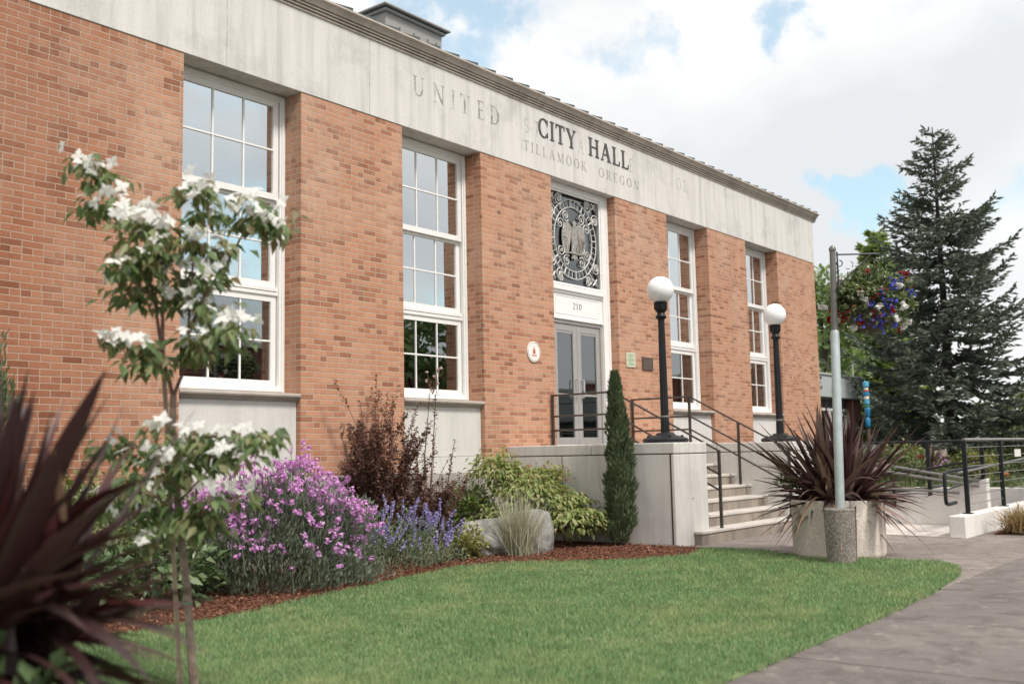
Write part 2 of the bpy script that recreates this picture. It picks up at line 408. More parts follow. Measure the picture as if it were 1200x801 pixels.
M['magenta'] = mat_leaf('wallflower bloom', [(0.62, 0.25, 0.6), (0.72, 0.36, 0.7), (0.78, 0.5, 0.76), (0.55, 0.18, 0.54)], .6, .35, .2, tcol=(1, 1, 1))
M['catleaf'] = mat_leaf('catmint leaf', [(.075, .11, .075), (.12, .16, .11), (.17, .20, .14), (.2, .21, .1)], .6, .25, gain=1.25)
M['lavender'] = mat_leaf('catmint bloom', [(0.27, 0.23, 0.52), (0.36, 0.32, 0.6), (0.44, 0.39, 0.64), (0.31, 0.25, 0.5)], .6, .3, .2, tcol=(1, 1, 1))
M['nine'] = mat_leaf('purple ninebark leaf', [(0.07, 0.034, 0.036), (0.105, 0.052, 0.05), (0.15, 0.08, 0.07), (0.2, 0.125, 0.095), (0.085, 0.04, 0.044)], .5, .25, gain=1.2)
M['ninetop'] = mat_leaf('young bronze leaf', [(.17, .065, .035), (.24, .11, .06), (.11, .045, .035)], .5, .3)
M['palepink'] = mat_leaf('pale pink bloom', [(.66, .52, .48), (.72, .62, .58), (.45, .22, .17)], .6, .3, .2, tcol=(1, 1, 1))
M['vib'] = mat_leaf('viburnum leaf', [(0.14, 0.19, 0.065), (0.2, 0.26, 0.09), (0.27, 0.32, 0.12), (0.33, 0.35, 0.16), (0.32, 0.26, 0.14)], .5, .35, gain=1.1)
M['vibdark'] = mat_leaf('deep green leaf', [(0.07, 0.11, 0.045), (0.11, 0.16, 0.065), (0.15, 0.2, 0.085)], .5, .3)  # deeper green than the viburnum, varied leaf by leaf
M['rusty'] = mat_leaf('rusty seed heads', [(.30, .13, .07), (.36, .19, .11)], .7, .2, .2)
M['broad'] = mat_leaf('broad green leaf', [(.07, .14, .035), (.11, .19, .05), (.17, .24, .08), (.26, .22, .09)], .45, .3, gain=1.15)
M['salal'] = mat_leaf('dark glossy leaf', [(0.05, 0.09, 0.04), (0.08, 0.13, 0.055), (0.12, 0.18, 0.08), (0.2, 0.24, 0.13)], .35, .2, .5)
M['varieg'] = mat_leaf('yellow green leaf', [(.14, .19, .06), (.22, .26, .09), (.32, .34, .15), (.09, .13, .045)], .5, .3)
M['limegreen'] = mat_leaf('lime leaf', [(.20, .22, .07), (.30, .31, .11), (.38, .36, .15), (.14, .16, .05)], .55, .3)
M['cypress'] = mat_leaf('cypress spray', [(0.06, 0.09, 0.05), (0.095, 0.135, 0.07), (0.135, 0.175, 0.095), (0.18, 0.21, 0.12)], .65, .15, .2)
M['tan'] = mat_leaf('straw blade', [(0.42, 0.4, 0.31), (0.54, 0.52, 0.42), (0.34, 0.34, 0.25), (0.44, 0.45, 0.36)], .7, .25, .2)
M['straw'] = mat_leaf('gold grass blade', [(.34, .24, .12), (.42, .33, .19), (.22, .19, .08), (.3, .15, .1)], .7, .25, .2)
M['needle'] = mat_leaf('spruce needles', [(0.06, 0.078, 0.066), (0.095, 0.118, 0.098), (0.135, 0.16, 0.135), (0.185, 0.205, 0.165), (0.065, 0.08, 0.07)], .6, .08, .25, gain=1.4)
M['needletip'] = mat_leaf('spruce cones and tips', [(.17, .15, .085), (.12, .13, .07)], .7, .1, .2)
M['tree1'] = mat_leaf('tree leaf', [(0.075, 0.115, 0.05), (0.115, 0.165, 0.07), (0.16, 0.215, 0.095), (0.21, 0.25, 0.12)], .5, .35, gain=1.5)
M['tree2'] = mat_leaf('light tree leaf', [(.11, .155, .05), (.16, .21, .07), (.21, .25, .10)], .5, .35, gain=1.6)
M['hedge'] = mat_leaf('hedge leaf', [(0.07, 0.1, 0.05), (0.11, 0.145, 0.065), (0.155, 0.19, 0.09), (0.2, 0.2, 0.1)], .6, .25)
M['baskleaf'] = mat_leaf('basket foliage', [(0.06, 0.09, 0.042), (0.12, 0.165, 0.075), (0.19, 0.235, 0.12), (0.3, 0.33, 0.2)], .5, .3)
M['red'] = mat_leaf('red bloom', [(.34, .012, .028), (.45, .03, .045), (.22, .006, .02)], .6, .25, .2, tcol=(1, 1, 1))
M['deepblue'] = mat_leaf('blue bloom', [(.07, .08, .48), (.12, .14, .60), (.20, .18, .55)], .6, .25, .2, tcol=(1, 1, 1))
M['whitefl'] = mat_leaf('white bloom', [(0.88, 0.87, 0.84), (0.82, 0.79, 0.76)], .6, .3, .2, tcol=(1, 1, 1))
M['orange'] = mat_leaf('orange bloom', [(.55, .20, .10), (.55, .12, .10)], .6, .3, .2, tcol=(1, 1, 1))

# ------------------------------------------------------------------ foliage geometry (numpy)
def unit(a): return a/(np.linalg.norm(a, axis=-1, keepdims=True)+1e-9)
def rand_dir(n, up=0.0):
    d = rng.normal(size=(n, 3)); d[:, 2] += up; return unit(d)
def leaf_arrays(P, A, N, L, W, fold=.25, droop=.15):
    """one folded 4-sided leaf each: P base, A axis, N face normal"""
    n = len(P); A = unit(A); S = unit(np.cross(A, N)); N = np.cross(S, A)
    L = np.broadcast_to(np.asarray(L, float), (n,))[:, None]; W = np.broadcast_to(np.asarray(W, float), (n,))[:, None]
    mid = P+A*L*.5-N*W*fold*.6
    l = P+A*L*.45+S*W*.5+N*W*fold*.4; r = P+A*L*.45-S*W*.5+N*W*fold*.4
    tip = P+A*L-N*L*droop
    V = np.stack([P, l, tip, r, mid], 1).reshape(-1, 3)
    b = (np.arange(n)*5)[:, None]
    Fc = np.concatenate([b+np.array([[0, 4, 2, 1]]), b+np.array([[0, 3, 2, 4]])], 0)
    return V, Fc
def merge(parts):
    Vs, Fs, o = [], [], 0
    for V, Fc in parts:
        Vs.append(V); Fs.append(Fc+o); o += len(V)
    return np.concatenate(Vs), np.concatenate(Fs)
def leaves(name, parts, mat, parent): 
    V, Fc = merge(parts); return np_mesh(name, V, Fc, mat, parent)
def blob_points(n, c, r, shell=.55, flat_bottom=True):
    """points through an uneven ellipsoid, denser to its surface; returns pos and outward dir"""
    d = rand_dir(n)
    if flat_bottom: d[:, 2] = np.abs(d[:, 2])*np.where(rng.random(n) < .8, 1, -1)
    ph = rng.random(6)*6.28
    lump = 1+.13*np.sin(3*np.arctan2(d[:, 1], d[:, 0])+ph[0])+.11*np.sin(5*d[:, 2]*2+ph[1]+2*np.arctan2(d[:, 1], d[:, 0]))+.09*np.sin(9*np.arctan2(d[:, 1], d[:, 0])+7*d[:, 2]+ph[2])
    t = shell+(1-shell)*rng.random(n)**.7
    pos = np.array(c)+d*np.array(r)*(lump*t)[:, None]
    return pos, d
def blob_leaves(n, c, r, L, W, up=.3, shell=.55, fold=.25, droop=.15, zmin=None, out=1.0):
    P, d = blob_points(n, c, r, shell)
    if zmin is not None: k = P[:, 2] > zmin; P, d = P[k], d[k]
    m = len(P); A = unit(d*out+rand_dir(m)*.9+np.array([0, 0, up]))
    N = unit(rand_dir(m)*.7+np.array([0, 0, .9])+d*.3)
    LL = L*(.7+.6*rng.random(m)); return leaf_arrays(P, A, N, LL, LL*W/L, fold, droop)
def blade_arrays(P, A, L, W, bend, seg=5, fold=.3, taper=1.0, pw=1.7):
    """long strap leaves that arch over. P base (n,3), A start direction, bend = how far they fall"""
    n = len(P); A = unit(A); L = np.broadcast_to(np.asarray(L, float), (n,)); W = np.broadcast_to(np.asarray(W, float), (n,)); bend = np.broadcast_to(np.asarray(bend, float), (n,))
    H = unit(A*np.array([1, 1, 0])+1e-4); S = unit(np.cross(A, np.array([0, 0, 1.]))+1e-5)
    tw = (rng.random(n)-.5)*1.2; S = unit(S*np.cos(tw)[:, None]+np.cross(A, S)*np.sin(tw)[:, None])
    pts = []; 
    for i in range(seg+1):
        t = i/seg
        c = P+A*(L*t)[:, None]+(H*.25-np.array([0, 0, 1.]))*(L*bend*t**2.4)[:, None]
        w = W*(.75+.5*min(t*3, 1))*.5*(1-max(0, (t-.35)/.65)**pw*taper)+.0006
        dn = np.cross(S, A)
        pts += [c+S*w[:, None]+dn*(w*fold)[:, None], c-dn*(w*fold)[:, None]*.3, c-S*w[:, None]+dn*(w*fold)[:, None]]
    k = 3*(seg+1); V = np.stack(pts, 1).reshape(-1, 3); b = (np.arange(n)*k)[:, None]; fs = []
    for i in range(seg):
        o = 3*i; fs += [b+np.array([[o, o+1, o+4, o+3]]), b+np.array([[o+1, o+2, o+5, o+4]])]
    return V, np.concatenate(fs, 0)
def quad_cards(P, A, N, L, W):
    n = len(P); A = unit(A); S = unit(np.cross(A, N)); L = np.broadcast_to(np.asarray(L, float), (n,))[:, None]; W = np.broadcast_to(np.asarray(W, float), (n,))[:, None]
    V = np.stack([P-S*W*.2, P+A*L*.4-S*W*.5, P+A*L, P+A*L*.4+S*W*.5], 1).reshape(-1, 3)
    return V, (np.arange(n)*4)[:, None]+np.array([[0, 1, 2, 3]])

# ------------------------------------------------------------------ the setting
def sheet(name, poly, z0, z1, mat, kind='structure', label=None):
    b = MB(); b.prism(poly, z0, z1); o = b.build(name, mat)
    return tag(o, label, kind=kind)
sheet('ground', [(-400, -300), (500, -300), (500, 400), (-400, 400)], -.5, -.09, M['ground'])
sheet('street', [(-300, -60), (400, -60), (400, -11.4), (-300, -11.4)], -.3, -.07, M['asphalt'])
sheet('cross_street', [(62, -11.4), (75, -11.4), (75, 200), (62, 200)], -.3, -.05, M['asphalt'])
sheet('paving_bed', [(-20, -11.3), (16, -11.3), (16, -.3), (-20, -.3)], -.3, -.022, M['gap'])
def panels(name, xs, ys, mat, skip=lambda x, y: False):
    b = MB(); g = .006
    for i in range(len(xs)-1):
        for j in range(len(ys)-1):
            if skip((xs[i]+xs[i+1])/2, (ys[j]+ys[j+1])/2): continue
            b.box(xs[i]+g, xs[i+1]-g, ys[j]+g, ys[j+1]-g, -.06, random.uniform(-.002, .002))
    return tag(b.build(name, mat, bevel=.008), kind='structure')
XJ = [-2.33+1.75*k for k in range(-7, 9)]
panels('sidewalk', XJ, [-11.2, -10.1, -8.45, -6.78], M['walk'])
panels('path', [-3.2, -1.2, .42, 1.95, 3.45, 5.0], [-6.78, -5.45, -4.1, -2.0], M['path'])
b = MB(); b.prism([(3.12, -3.95), (5.06, -3.3), (5.06, -5.58), (2.9, -5.58)], -.02, .012); tag(b.build('ramp_apron', M['pad']), kind='structure')

LAWN = [(-12.5, -6.92), (-8, -6.91), (-4.0, -6.88), (-2.76, -6.82), (-1.55, -6.7), (-.95, -6.55), (-.6, -6.42), (-.36, -6.2), (-.3, -5.8), (-.34, -5.3), (-.36, -4.8),
        (-.2, -4.4), (.0, -4.0), (.02, -3.5), (-.03, -3.22), (-.35, -3.36), (-.92, -3.52), (-1.5, -3.26), (-2.1, -2.66), (-2.6, -2.12), (-3.2, -1.82), (-4.2, -1.95), (-5.06, -2.2), (-5.9, -2.38), (-6.85, -2.58), (-8.2, -2.58), (-12.5, -2.68)]
BED = LAWN[13:]+[(-12.5, -.02), (-.02, -.02), (-.02, -3.19)]
sheet('lawn', LAWN, -.05, .012, M['turf'])
b = MB(); b.prism(BED, -.05, .03); tag(b.build('mulch_bed', M['mulch']), kind='structure')
sheet('side_mulch_bed', [(3.6, -5.82), (4.3, -6.1), (5.2, -6.45), (7, -6.7), (14, -6.7), (14, -5.82)], -.05, .035, M['mulch'])
def inside(P, poly):
    x, y = P[:, 0], P[:, 1]; r = np.zeros(len(P), bool); n = len(poly)
    for i in range(n):
        (x1, y1), (x2, y2) = poly[i], poly[(i+1) % n]
        if y1 == y2: continue
        r ^= ((y1 > y) != (y2 > y)) & (x < (x2-x1)*(y-y1)/(y2-y1)+x1)
    return r
def scatter(poly, n):
    a = np.array(poly); P = rng.random((n, 2))*(a.max(0)-a.min(0))+a.min(0); return P[inside(P, poly)]
def off_discs(P, discs):
    k = np.ones(len(P), bool)
    for (x, y, r) in discs: k &= np.hypot(P[:, 0]-x, P[:, 1]-y) > r
    return P[k]
PL = (.04, -4.97); PO = (-.79, -5.31); TR = tuple(onZ(223, 816)[:2])
def ragged(poly, amp=.05):
    out = []; n = len(poly)
    for i in range(n):
        a_, b_ = np.array(poly[i]), np.array(poly[(i+1) % n]); L_ = np.linalg.norm(b_-a_); k = max(1, int(L_/.06)); nrm_ = np.array([b_[1]-a_[1], -(b_[0]-a_[0])])/max(L_, 1e-6)
        for q in range(k): out.append(tuple(a_+(b_-a_)*q/k+nrm_*(rng.normal()*amp*.45+amp*.35)))
    return out
LAWN_R = ragged(LAWN)
g = off_discs(scatter(LAWN_R, 360000), [(*PL, .53), (*PO, .165), (*TR, .16)])
d = np.hypot(g[:, 0]-CAM[0], g[:, 1]-CAM[1])
g = g[(rng.random(len(g)) < np.clip(6.5/d, .45, 1)) & (g[:, 0] > -11)]
n = len(g); d = np.hypot(g[:, 0]-CAM[0], g[:, 1]-CAM[1])
P = np.column_stack([g, np.full(n, .004)]); A = rand_dir(n)*.55+np.array([0, 0, 1.]); ht = (.028+.03*rng.random(n))*(1+.25*np.sin(g[:, 0]*1.9)*np.sin(g[:, 1]*2.3))
V, Fc = quad_cards(P, A, rand_dir(n), ht, .0045+.0006*d)
o = np_mesh('lawn_grass', V, Fc, M['grass']); tag(o, kind='stuff')
g = scatter(LAWN, 60); cp = []
for q in g:
    k = random.randint(6, 26); cp.append(np.column_stack([q+rng.normal(size=(k, 2))*random.uniform(.03, .12), np.full(k, .03)+.02*rng.random(k)]))
cp = off_discs(np.concatenate(cp), [(*PL, .56), (*PO, .2)]); n = len(cp)
tag(np_mesh('lawn_clover', *leaf_arrays(cp, rand_dir(n)*np.array([1, 1, .3]), rand_dir(n)*.4+np.array([0, 0, 1.]), .018+.016*rng.random(n), .018, .1, .05), M['clover']), kind='stuff')
# a ragged fringe leaning out over the paving edge
g = off_discs(scatter(BED, 60000), [])
n = len(g); P = np.column_stack([g, np.full(n, .032)+.012*rng.random(n)])
k = (P[:, 0] > -9.5); P = P[k]; n = len(P)
V, Fc = quad_cards(P, rand_dir(n)*np.array([1, 1, .35]), rand_dir(n)*.5+np.array([0, 0, 1.]), .02+.035*rng.random(n), .010+.010*rng.random(n))
tag(np_mesh('bark_chips', V, Fc, M['chip']), kind='stuff')
g = scatter([(3.7, -5.84), (4.3, -6.05), (5.2, -6.4), (9, -6.6), (9, -5.84)], 9000); n = len(g)
V, Fc = quad_cards(np.column_stack([g, np.full(n, .04)+.015*rng.random(n)]), rand_dir(n)*np.array([1, 1, .35]), rand_dir(n)*.5+np.array([0, 0, 1.]), .02+.035*rng.random(n), .012+.01*rng.random(n))
tag(np_mesh('side_bark_chips', V, Fc, M['chip']), kind='stuff')
b = MB(); b.lathe((TR[0], TR[1], 0), [(.2, -.02), (.17, .03), (.08, .045), (0.01, .05)], 20); tag(b.build('tree_soil_ring', M['soil']), kind='structure')

g = np.column_stack([rng.uniform(-7, 4, 90), rng.uniform(-9, -4.2, 90)]); g = g[~inside(g, LAWN)]; n = len(g)
tag(np_mesh('fallen_leaves', *leaf_arrays(np.column_stack([g, np.full(n, .006)]), rand_dir(n)*np.array([1, 1, .15]), rand_dir(n)*.2+np.array([0, 0, 1.]), .02+.02*rng.random(n), .014, .3, .1), M['straw']), kind='stuff')
# far hills
b = MB(); nh = 60
for layer, (R_, hh) in enumerate(((900, 26), (1200, 46))):
    vs = []; 
    for i in range(nh+1):
        a = rad(-10)+rad(150)*i/nh; h = hh*(.55+.3*math.sin(a*7+layer)+.2*math.sin(a*17+2*layer)); x, y = CAM[0]+R_*math.sin(a), CAM[1]+R_*math.cos(a)
        x2, y2 = CAM[0]+(R_+160)*math.sin(a), CAM[1]+(R_+160)*math.cos(a)
        vs += [(x, y, -1), (x2, y2, max(h, 2)), (x2+60*math.sin(a), y2+60*math.cos(a), -1)]
    fs = []
    for i in range(nh):
        o_ = 3*i; fs += [(o_, o_+3, o_+4, o_+1), (o_+1, o_+4, o_+5, o_+2)]
    b.add(vs, fs)
tag(b.build('hills', M['hill'], smooth=True), kind='structure')

# ------------------------------------------------------------------ serif capitals
def ell(cx, cz, rx, rz, ix, iz, a0, a1, n=18):
    out = []
    for i in range(n):
        t0, t1 = rad(a0+(a1-a0)*i/n), rad(a0+(a1-a0)*(i+1)/n)
        out.append([(cx+rx*math.cos(t0), cz+rz*math.sin(t0)), (cx+rx*math.cos(t1), cz+rz*math.sin(t1)), (cx+ix*math.cos(t1), cz+iz*math.sin(t1)), (cx+ix*math.cos(t0), cz+iz*math.sin(t0))])
    return out
def rc(x0, x1, z0, z1): return [[(x0, z0), (x1, z0), (x1, z1), (x0, z1)]]
def dg(x0, z0, x1, z1, w): return [[(x0-w/2, z0), (x0+w/2, z0), (x1+w/2, z1), (x1-w/2, z1)]]
def sf(x, z, w=.30): return rc(x-w/2, x+w/2, z, z+.045) if z < .5 else rc(x-w/2, x+w/2, z-.045, z)
def stem(x, w=.15, s=.32): return rc(x-w/2, x+w/2, .045, .955)+sf(x, 0, s)+sf(x, 1, s)
GL = {
 'I': (.36, stem(.18)), 'T': (.78, rc(.315, .465, .045, .94)+sf(.39, 0, .34)+rc(.02, .76, .94, 1)+rc(.02, .07, .76, .94)+rc(.71, .76, .76, .94)),
 'H': (.92, stem(.18)+stem(.74)+rc(.255, .665, .49, .545)), 'L': (.70, stem(.18)+rc(.34, .66, 0, .055)+rc(.61, .66, .055, .26)),
 'E': (.70, stem(.18)+rc(.34, .64, 0, .055)+rc(.59, .64, .055, .24)+rc(.34, .62, .945, 1)+rc(.57, .62, .78, .945)+rc(.255, .52, .49, .54)),
 'A': (.92, dg(.14, .045, .44, 1, .07)+dg(.74, .045, .46, 1, .17)+rc(.25, .62, .33, .38)+sf(.14, 0, .24)+sf(.75, 0, .32)),
 'Y': (.86, dg(.43, .45, .14, .955, .16)+dg(.45, .45, .72, .955, .07)+rc(.36, .51, .045, .47)+sf(.435, 0, .32)+sf(.15, 1, .3)+sf(.72, 1, .24)),
 'C': (.86, ell(.46, .5, .43, .51, .27, .455, 42, 318, 22)+rc(.74, .79, .66, .97)+rc(.74, .79, .03, .30)),
 'G': (.92, ell(.46, .5, .43, .51, .27, .455, 42, 322, 22)+rc(.74, .79, .66, .97)+rc(.68, .82, .05, .42)+sf(.75, .42, .28)),
 'O': (.94, ell(.47, .5, .45, .51, .29, .455, 0, 360, 28)), 
 'M': (1.12, dg(.17, .045, .17, .955, .06)+dg(.18, .955, .55, .03, .15)+dg(.55, .03, .92, .955, .06)+rc(.85, 1.0, .045, .955)+sf(.17, 0, .24)+sf(.925, 0, .32)+sf(.14, 1, .2)+sf(.97, 1, .2)),
 'N': (.96, rc(.15, .21, .045, .955)+dg(.2, .955, .78, .0, .16)+rc(.75, .81, .0, .955)+sf(.18, 0, .26)+sf(.15, 1, .2)+sf(.78, 1, .26)),
 'K': (.90, stem(.18)+dg(.26, .42, .70, .955, .07)+dg(.40, .56, .74, .045, .16)+sf(.70, 1, .24)+sf(.76, 0, .28)),
 'R': (.86, stem(.18)+ell(.40, .735, .30, .265, .15, .215, -90, 90, 12)+rc(.255, .40, .47, .52)+rc(.255, .40, .95, 1)+dg(.42, .48, .72, .045, .16)+sf(.76, 0, .24)),
 'U': (.92, rc(.11, .26, .30, .955)+rc(.70, .76, .30, .955)+ell(.435, .32, .325, .33, .20, .27, 180, 360, 14)+sf(.185, 1, .32)+sf(.73, 1, .26)),
 'D': (.92, stem(.18)+ell(.36, .5, .48, .5, .32, .445, -90, 90, 16)+rc(.255, .36, 0, .05)+rc(.255, .36, .95, 1)),
 'S': (.66, ell(.33, .74, .27, .27, .15, .215, 30, 270, 14)+ell(.33, .26, .27, .27, .15, .215, -150, 90, 14)),
 '2': (.60, ell(.29, .72, .26, .29, .14, .235, -20, 165, 12)+dg(.11, .05, .46, .62, .12)+rc(.04, .54, 0, .08)),
 '1': (.40, rc(.14, .27, .045, 1)+sf(.205, 0, .30)+dg(.08, .84, .18, .98, .08)), '0': (.62, ell(.3, .5, .28, .51, .15, .455, 0, 360, 22)),
}
def glyph(ch, x, z, h, y, t, wx=1.0):
    """letter with its lower left at x,z on a wall facing -y; front t proud of y"""
    b = MB()
    for i, poly in enumerate(GL[ch][1]):
        b.plate([(x+px*h*wx, z+pz*h) for px, pz in poly], y-t-.0004*(i % 3), t+.003)
    return b, GL[ch][0]*h*wx
def word(txt, x0, x1, z, h, y, t, name, mat, parent, each=False, gap=.12, wx=1.0, space=.6):
    adv = [(GL[c][0] if c != ' ' else space)*wx for c in txt]
    tot = sum(adv)+gap*(len(txt)-1); s = (x1-x0)/(tot*h); x = x0; allb = MB()
    for c, a in zip(txt, adv):
        if c != ' ':
            b, _ = glyph(c, x, z, h, y, t, wx*s)
            if each: b.build(name, mat, parent)
            else: allb.add(b.v, b.f)
        x += (a+gap)*h*s
    if not each: return allb.build(name, mat, parent)

# ------------------------------------------------------------------ city hall
hall = thing('city_hall', (2.26, 0, 0), 'long brick civic building with pale stone frieze, tall white windows and glass entrance doors', 'building')
OPEN = [(-5.555, -3.895), (-2.135, -.475), (1.30, 3.20), (5.02, 6.67), (8.41, 10.03)]
XL, XR, ZB, ZF, ZC = -7.68, 12.20, 1.03, 5.755, 6.80
b = MB()
b.box(XL, OPEN[0][0], 0, .40, ZB, ZF)
for i in range(4): b.box(OPEN[i][1], OPEN[i+1][0], 0, .40 , ZB, ZF)
b.box(OPEN[4][1], XR, 0, .40, ZB, ZF)
b.box(XL, XL+.4, .4, 14, ZB, ZF); b.box(XR-.4, XR, .4, 14, ZB, ZF); b.box(XL+.4, XR-.4, 13.6, 14, ZB, ZF)
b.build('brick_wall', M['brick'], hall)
b = MB(); b.box(XL-.012, XR+.012, -.012, 14.0, ZF, ZC+.005)
fr = b.build('frieze', M['stone'], hall, bevel=.006)
for x in (-5.0, -2.75, -.22, 1.95, 4.62, 7.55, 9.4, 10.9):
    b = MB(); b.box(x-.003, x+.003, -.0135, -.0105, ZF+.01, ZC-.01); b.build('stone_joint', M['ghost'], fr)
prof = [(.1, ZC), (-.03, ZC), (-.03, ZC+.022), (-.012, ZC+.024), (-.012, ZC+.034), (-.05, ZC+.036), (-.05, ZC+.056), (-.030, ZC+.058), (-.030, ZC+.068), (-.07, ZC+.070), (-.07, ZC+.088), (-.048, ZC+.090), (-.048, ZC+.100),
        (-.085, ZC+.103), (-.092, ZC+.125), (-.108, ZC+.150), (-.135, ZC+.168), (-.15, ZC+.176), (-.15, ZC+.200), (-.14, ZC+.206), (.1, ZC+.206)]
b = MB(); b.extr_x(prof, XL-.18, XR+.17); b.box(XR+.012, XR+.13, .1, 14, ZC+.02, ZC+.20); b.box(XL-.13, XL-.012, .1, 14, ZC+.02, ZC+.20)
b.build('cornice', M['cornice'], hall)
b = MB(); zr = ZC+.16
b.add([(XL-.1, -.08, zr), (XR+.1, -.08, zr), (XR+.1, 14.1, zr), (XL-.1, 14.1, zr), (XL+6, 7, zr+1.9), (XR-6, 7, zr+1.9)],
      [(0, 1, 5, 4), (1, 2, 5), (2, 3, 4, 5), (3, 0, 4), (0, 3, 2, 1)])
roof = b.build('roof', M['darkroof'], hall)
b = MB(); x = XL
while x < XR-.05:
    b = MB(); b.obox((x+.2, .10, ZC+.285), (.203, 0, .022), (0, .16, .035), (0, -.003, .022)); b.build('eave_tile', M['darkroof'], roof, bevel=.004); x += .42
b = MB(); b.box(1.52, 3.12, 4.0, 6.2, 7.2, 9.80); b.build('rooftop_housing', M['pent'], roof)
b = MB(); b.box(1.46, 3.18, 3.94, 6.26, 9.80, 9.86); b.box(1.38, 3.26, 3.86, 6.34, 9.875, 9.915)
for x in (1.6, 2.2, 2.8): b.box(x, x+.28, 3.90, 6.3, 9.915, 9.945)
b.build('housing_cap', M['pent'], roof, bevel=.01)
b = MB(); b.box(1.44, 3.20, 3.92, 6.28, 9.861, 9.875); b.box(1.505, 1.517, 4.1, 6.0, 9.2, 9.5)
for x in (1.9, 2.3, 2.7, 2.95): b.box(x-.006, x+.006, 3.985, 3.998, 7.3, 9.6)
b.build('housing_seam', M['pentdark'], roof)

b = MB()
prev = XL
b.box(XL-.06, .0, -.075, .35, -.3, ZB-.012); b.box(4.66, XR+.06, -.075, .35, -.3, ZB-.012); b.box(.0, 4.66, .02, .35, -.3, ZB)
for x0, x1 in ((XL-.06, -.002), (4.662, XR+.06)): b.extr_x([(-.075, ZB-.012), (-.03, ZB+.012), (.0, ZB+.014), (.0, ZB-.012)], x0, x1)
b.build('plinth', M['plinth'], hall)

def frame_ring(b, x0, x1, z0, z1, w, y0, y1, wb=None):
    wb = wb or w
    b.box(x0, x0+w, y0, y1, z0, z1); b.box(x1-w, x1, y0, y1, z0, z1)
    b.box(x0+w, x1-w, y0, y1, z1-w, z1); b.box(x0+w, x1-w, y0, y1, z0, z0+wb)
def sash(parent, x0, x1, z0, z1, y, rows, cols, st, pane):
    b = MB(); frame_ring(b, x0, x1, z0, z1, st, y, y+.045)
    gx0, gx1, gz0, gz1 = x0+st, x1-st, z0+st, z1-st
    for i in range(1, cols):
        x = gx0+(gx1-gx0)*i/cols; b.box(x-.011, x+.011, y+.008, y+.034, gz0, gz1)
    for j in range(1, rows):
        z = gz0+(gz1-gz0)*j/rows; b.box(gx0, gx1, y+.0055, y+.036, z-.011, z+.011)
    o = b.build('sash', M['white'], parent)
    b = MB(); b.box(gx0-.005, gx1+.005, y+.020, y+.025, gz0-.005, gz1+.005); b.build('pane', pane, parent)
def make_window(x0, x1):
    c = (x0+x1)/2; fb = MB()
    a0, a1 = x0, x1
    frame_ring(fb, a0, a1, 2.035, ZF-.004, .085, .30, .40, .09)
    frame_ring(fb, a0+.03, a1-.03, 2.06, ZF-.03, .03, .282, .30)
    fb.box(a0+.085, a1-.085, .33, .52, 3.235, 3.335)                   # transom
    fb.box(a0+.085, a0+.10, .40, .56, 2.1, ZF-.08); fb.box(a1-.10, a1-.085, .40, .56, 2.1, ZF-.08)
    w = fb.build('window', M['white'], hall, bevel=.004, origin=(c, .3, 2.0))
    jb = MB(); jb.box(a0+.1, a1-.1, .327, .33, 3.281, 3.288); jb.build('joint_line', M['whitejoint'], w)
    sash(w, a0+.10, a1-.10, 4.42, ZF-.088, .312, 2, 3, .075, M['pane'])
    sash(w, a0+.10, a1-.10, 3.335, 4.455, .362, 2, 3, .075, M['pane'])
    sash(w, a0+.10, a1-.10, 2.125, 3.235, .35, 2, 3, .075, M['panelow'])
    lb = MB(); lb.box(a1-.19, a1-.172, .47, .62, 2.1, ZF-.1); lb.box(a0+.172, a0+.19, .47, .62, 2.1, ZF-.1); lb.box(a0+.19, a1-.19, .47, .62, 3.24, 3.33); lb.build('inner_lining', M['white'], w)
    vb = MB()
    for q in range(70): vb.obox((c, .70, 2.18+.05*q), ((a1-a0)/2-.19, 0, 0), (0, .012, .010), (0, -.001, .0012))
    vb.build('blind', M['curtain'], w)
    rb = MB(); rb.add([(a0-.3, 1.7, 1.8), (a1+.3, 1.7, 1.8), (a1+.3, 1.7, 5.9), (a0-.3, 1.7, 5.9), (a0-.3, .57, 1.8), (a1+.3, .57, 1.8), (a1+.3, .57, 5.9), (a0-.3, .57, 5.9)],
           [(0, 1, 2, 3), (0, 3, 7, 4), (1, 5, 6, 2), (3, 2, 6, 7), (0, 4, 5, 1)]); rb.build('room', M['room'], w, fix=False)
    return w, c
W0, c0 = make_window(*OPEN[0])
for i in (1, 3, 4):
    cc = (OPEN[i][0]+OPEN[i][1])/2; copy_part(W0, hall, (cc-c0, 0, 0))
def curtain(x0, x1, z0, z1, y):
    b = MB(); n = 30; vs = []
    for i in range(n+1):
        x = x0+(x1-x0)*i/n; yy = y+.02*math.sin(i*1.7)
        vs += [(x, yy, z0), (x, yy, z1)]
    b.add(vs, [(2*i, 2*i+2, 2*i+3, 2*i+1) for i in range(n)]); b.build('curtain', M['curtain'], hall, smooth=True, fix=False)
curtain(6.05, 6.46, 2.1, 3.3, .68); curtain(9.25, 9.82, 2.1, 3.3, .68)
for i in (0, 1, 3, 4):
    x0, x1 = OPEN[i]
    b = MB(); b.extr_x([(.30, 1.935), (.06, 1.935), (.045, 1.955), (.02, 1.962), (.02, 1.975), (-.008, 1.982), (-.016, 2.0), (-.008, 2.022), (.01, 2.03), (.30, 2.034)], x0+.004, x1-.004)
    b.build('window_sill', M['sill'], hall)
    b = MB(); b.box(x0+.004, x1-.004, .075, .39, 1.245, 1.935); b.box(x0+.004, x1-.004, .055, .39, ZB-.01, 1.235); b.box(x0+.01, x1-.01, .085, .39, 1.232, 1.247)
    b.build('spandrel_panel', M['panel'], hall, bevel=.004)

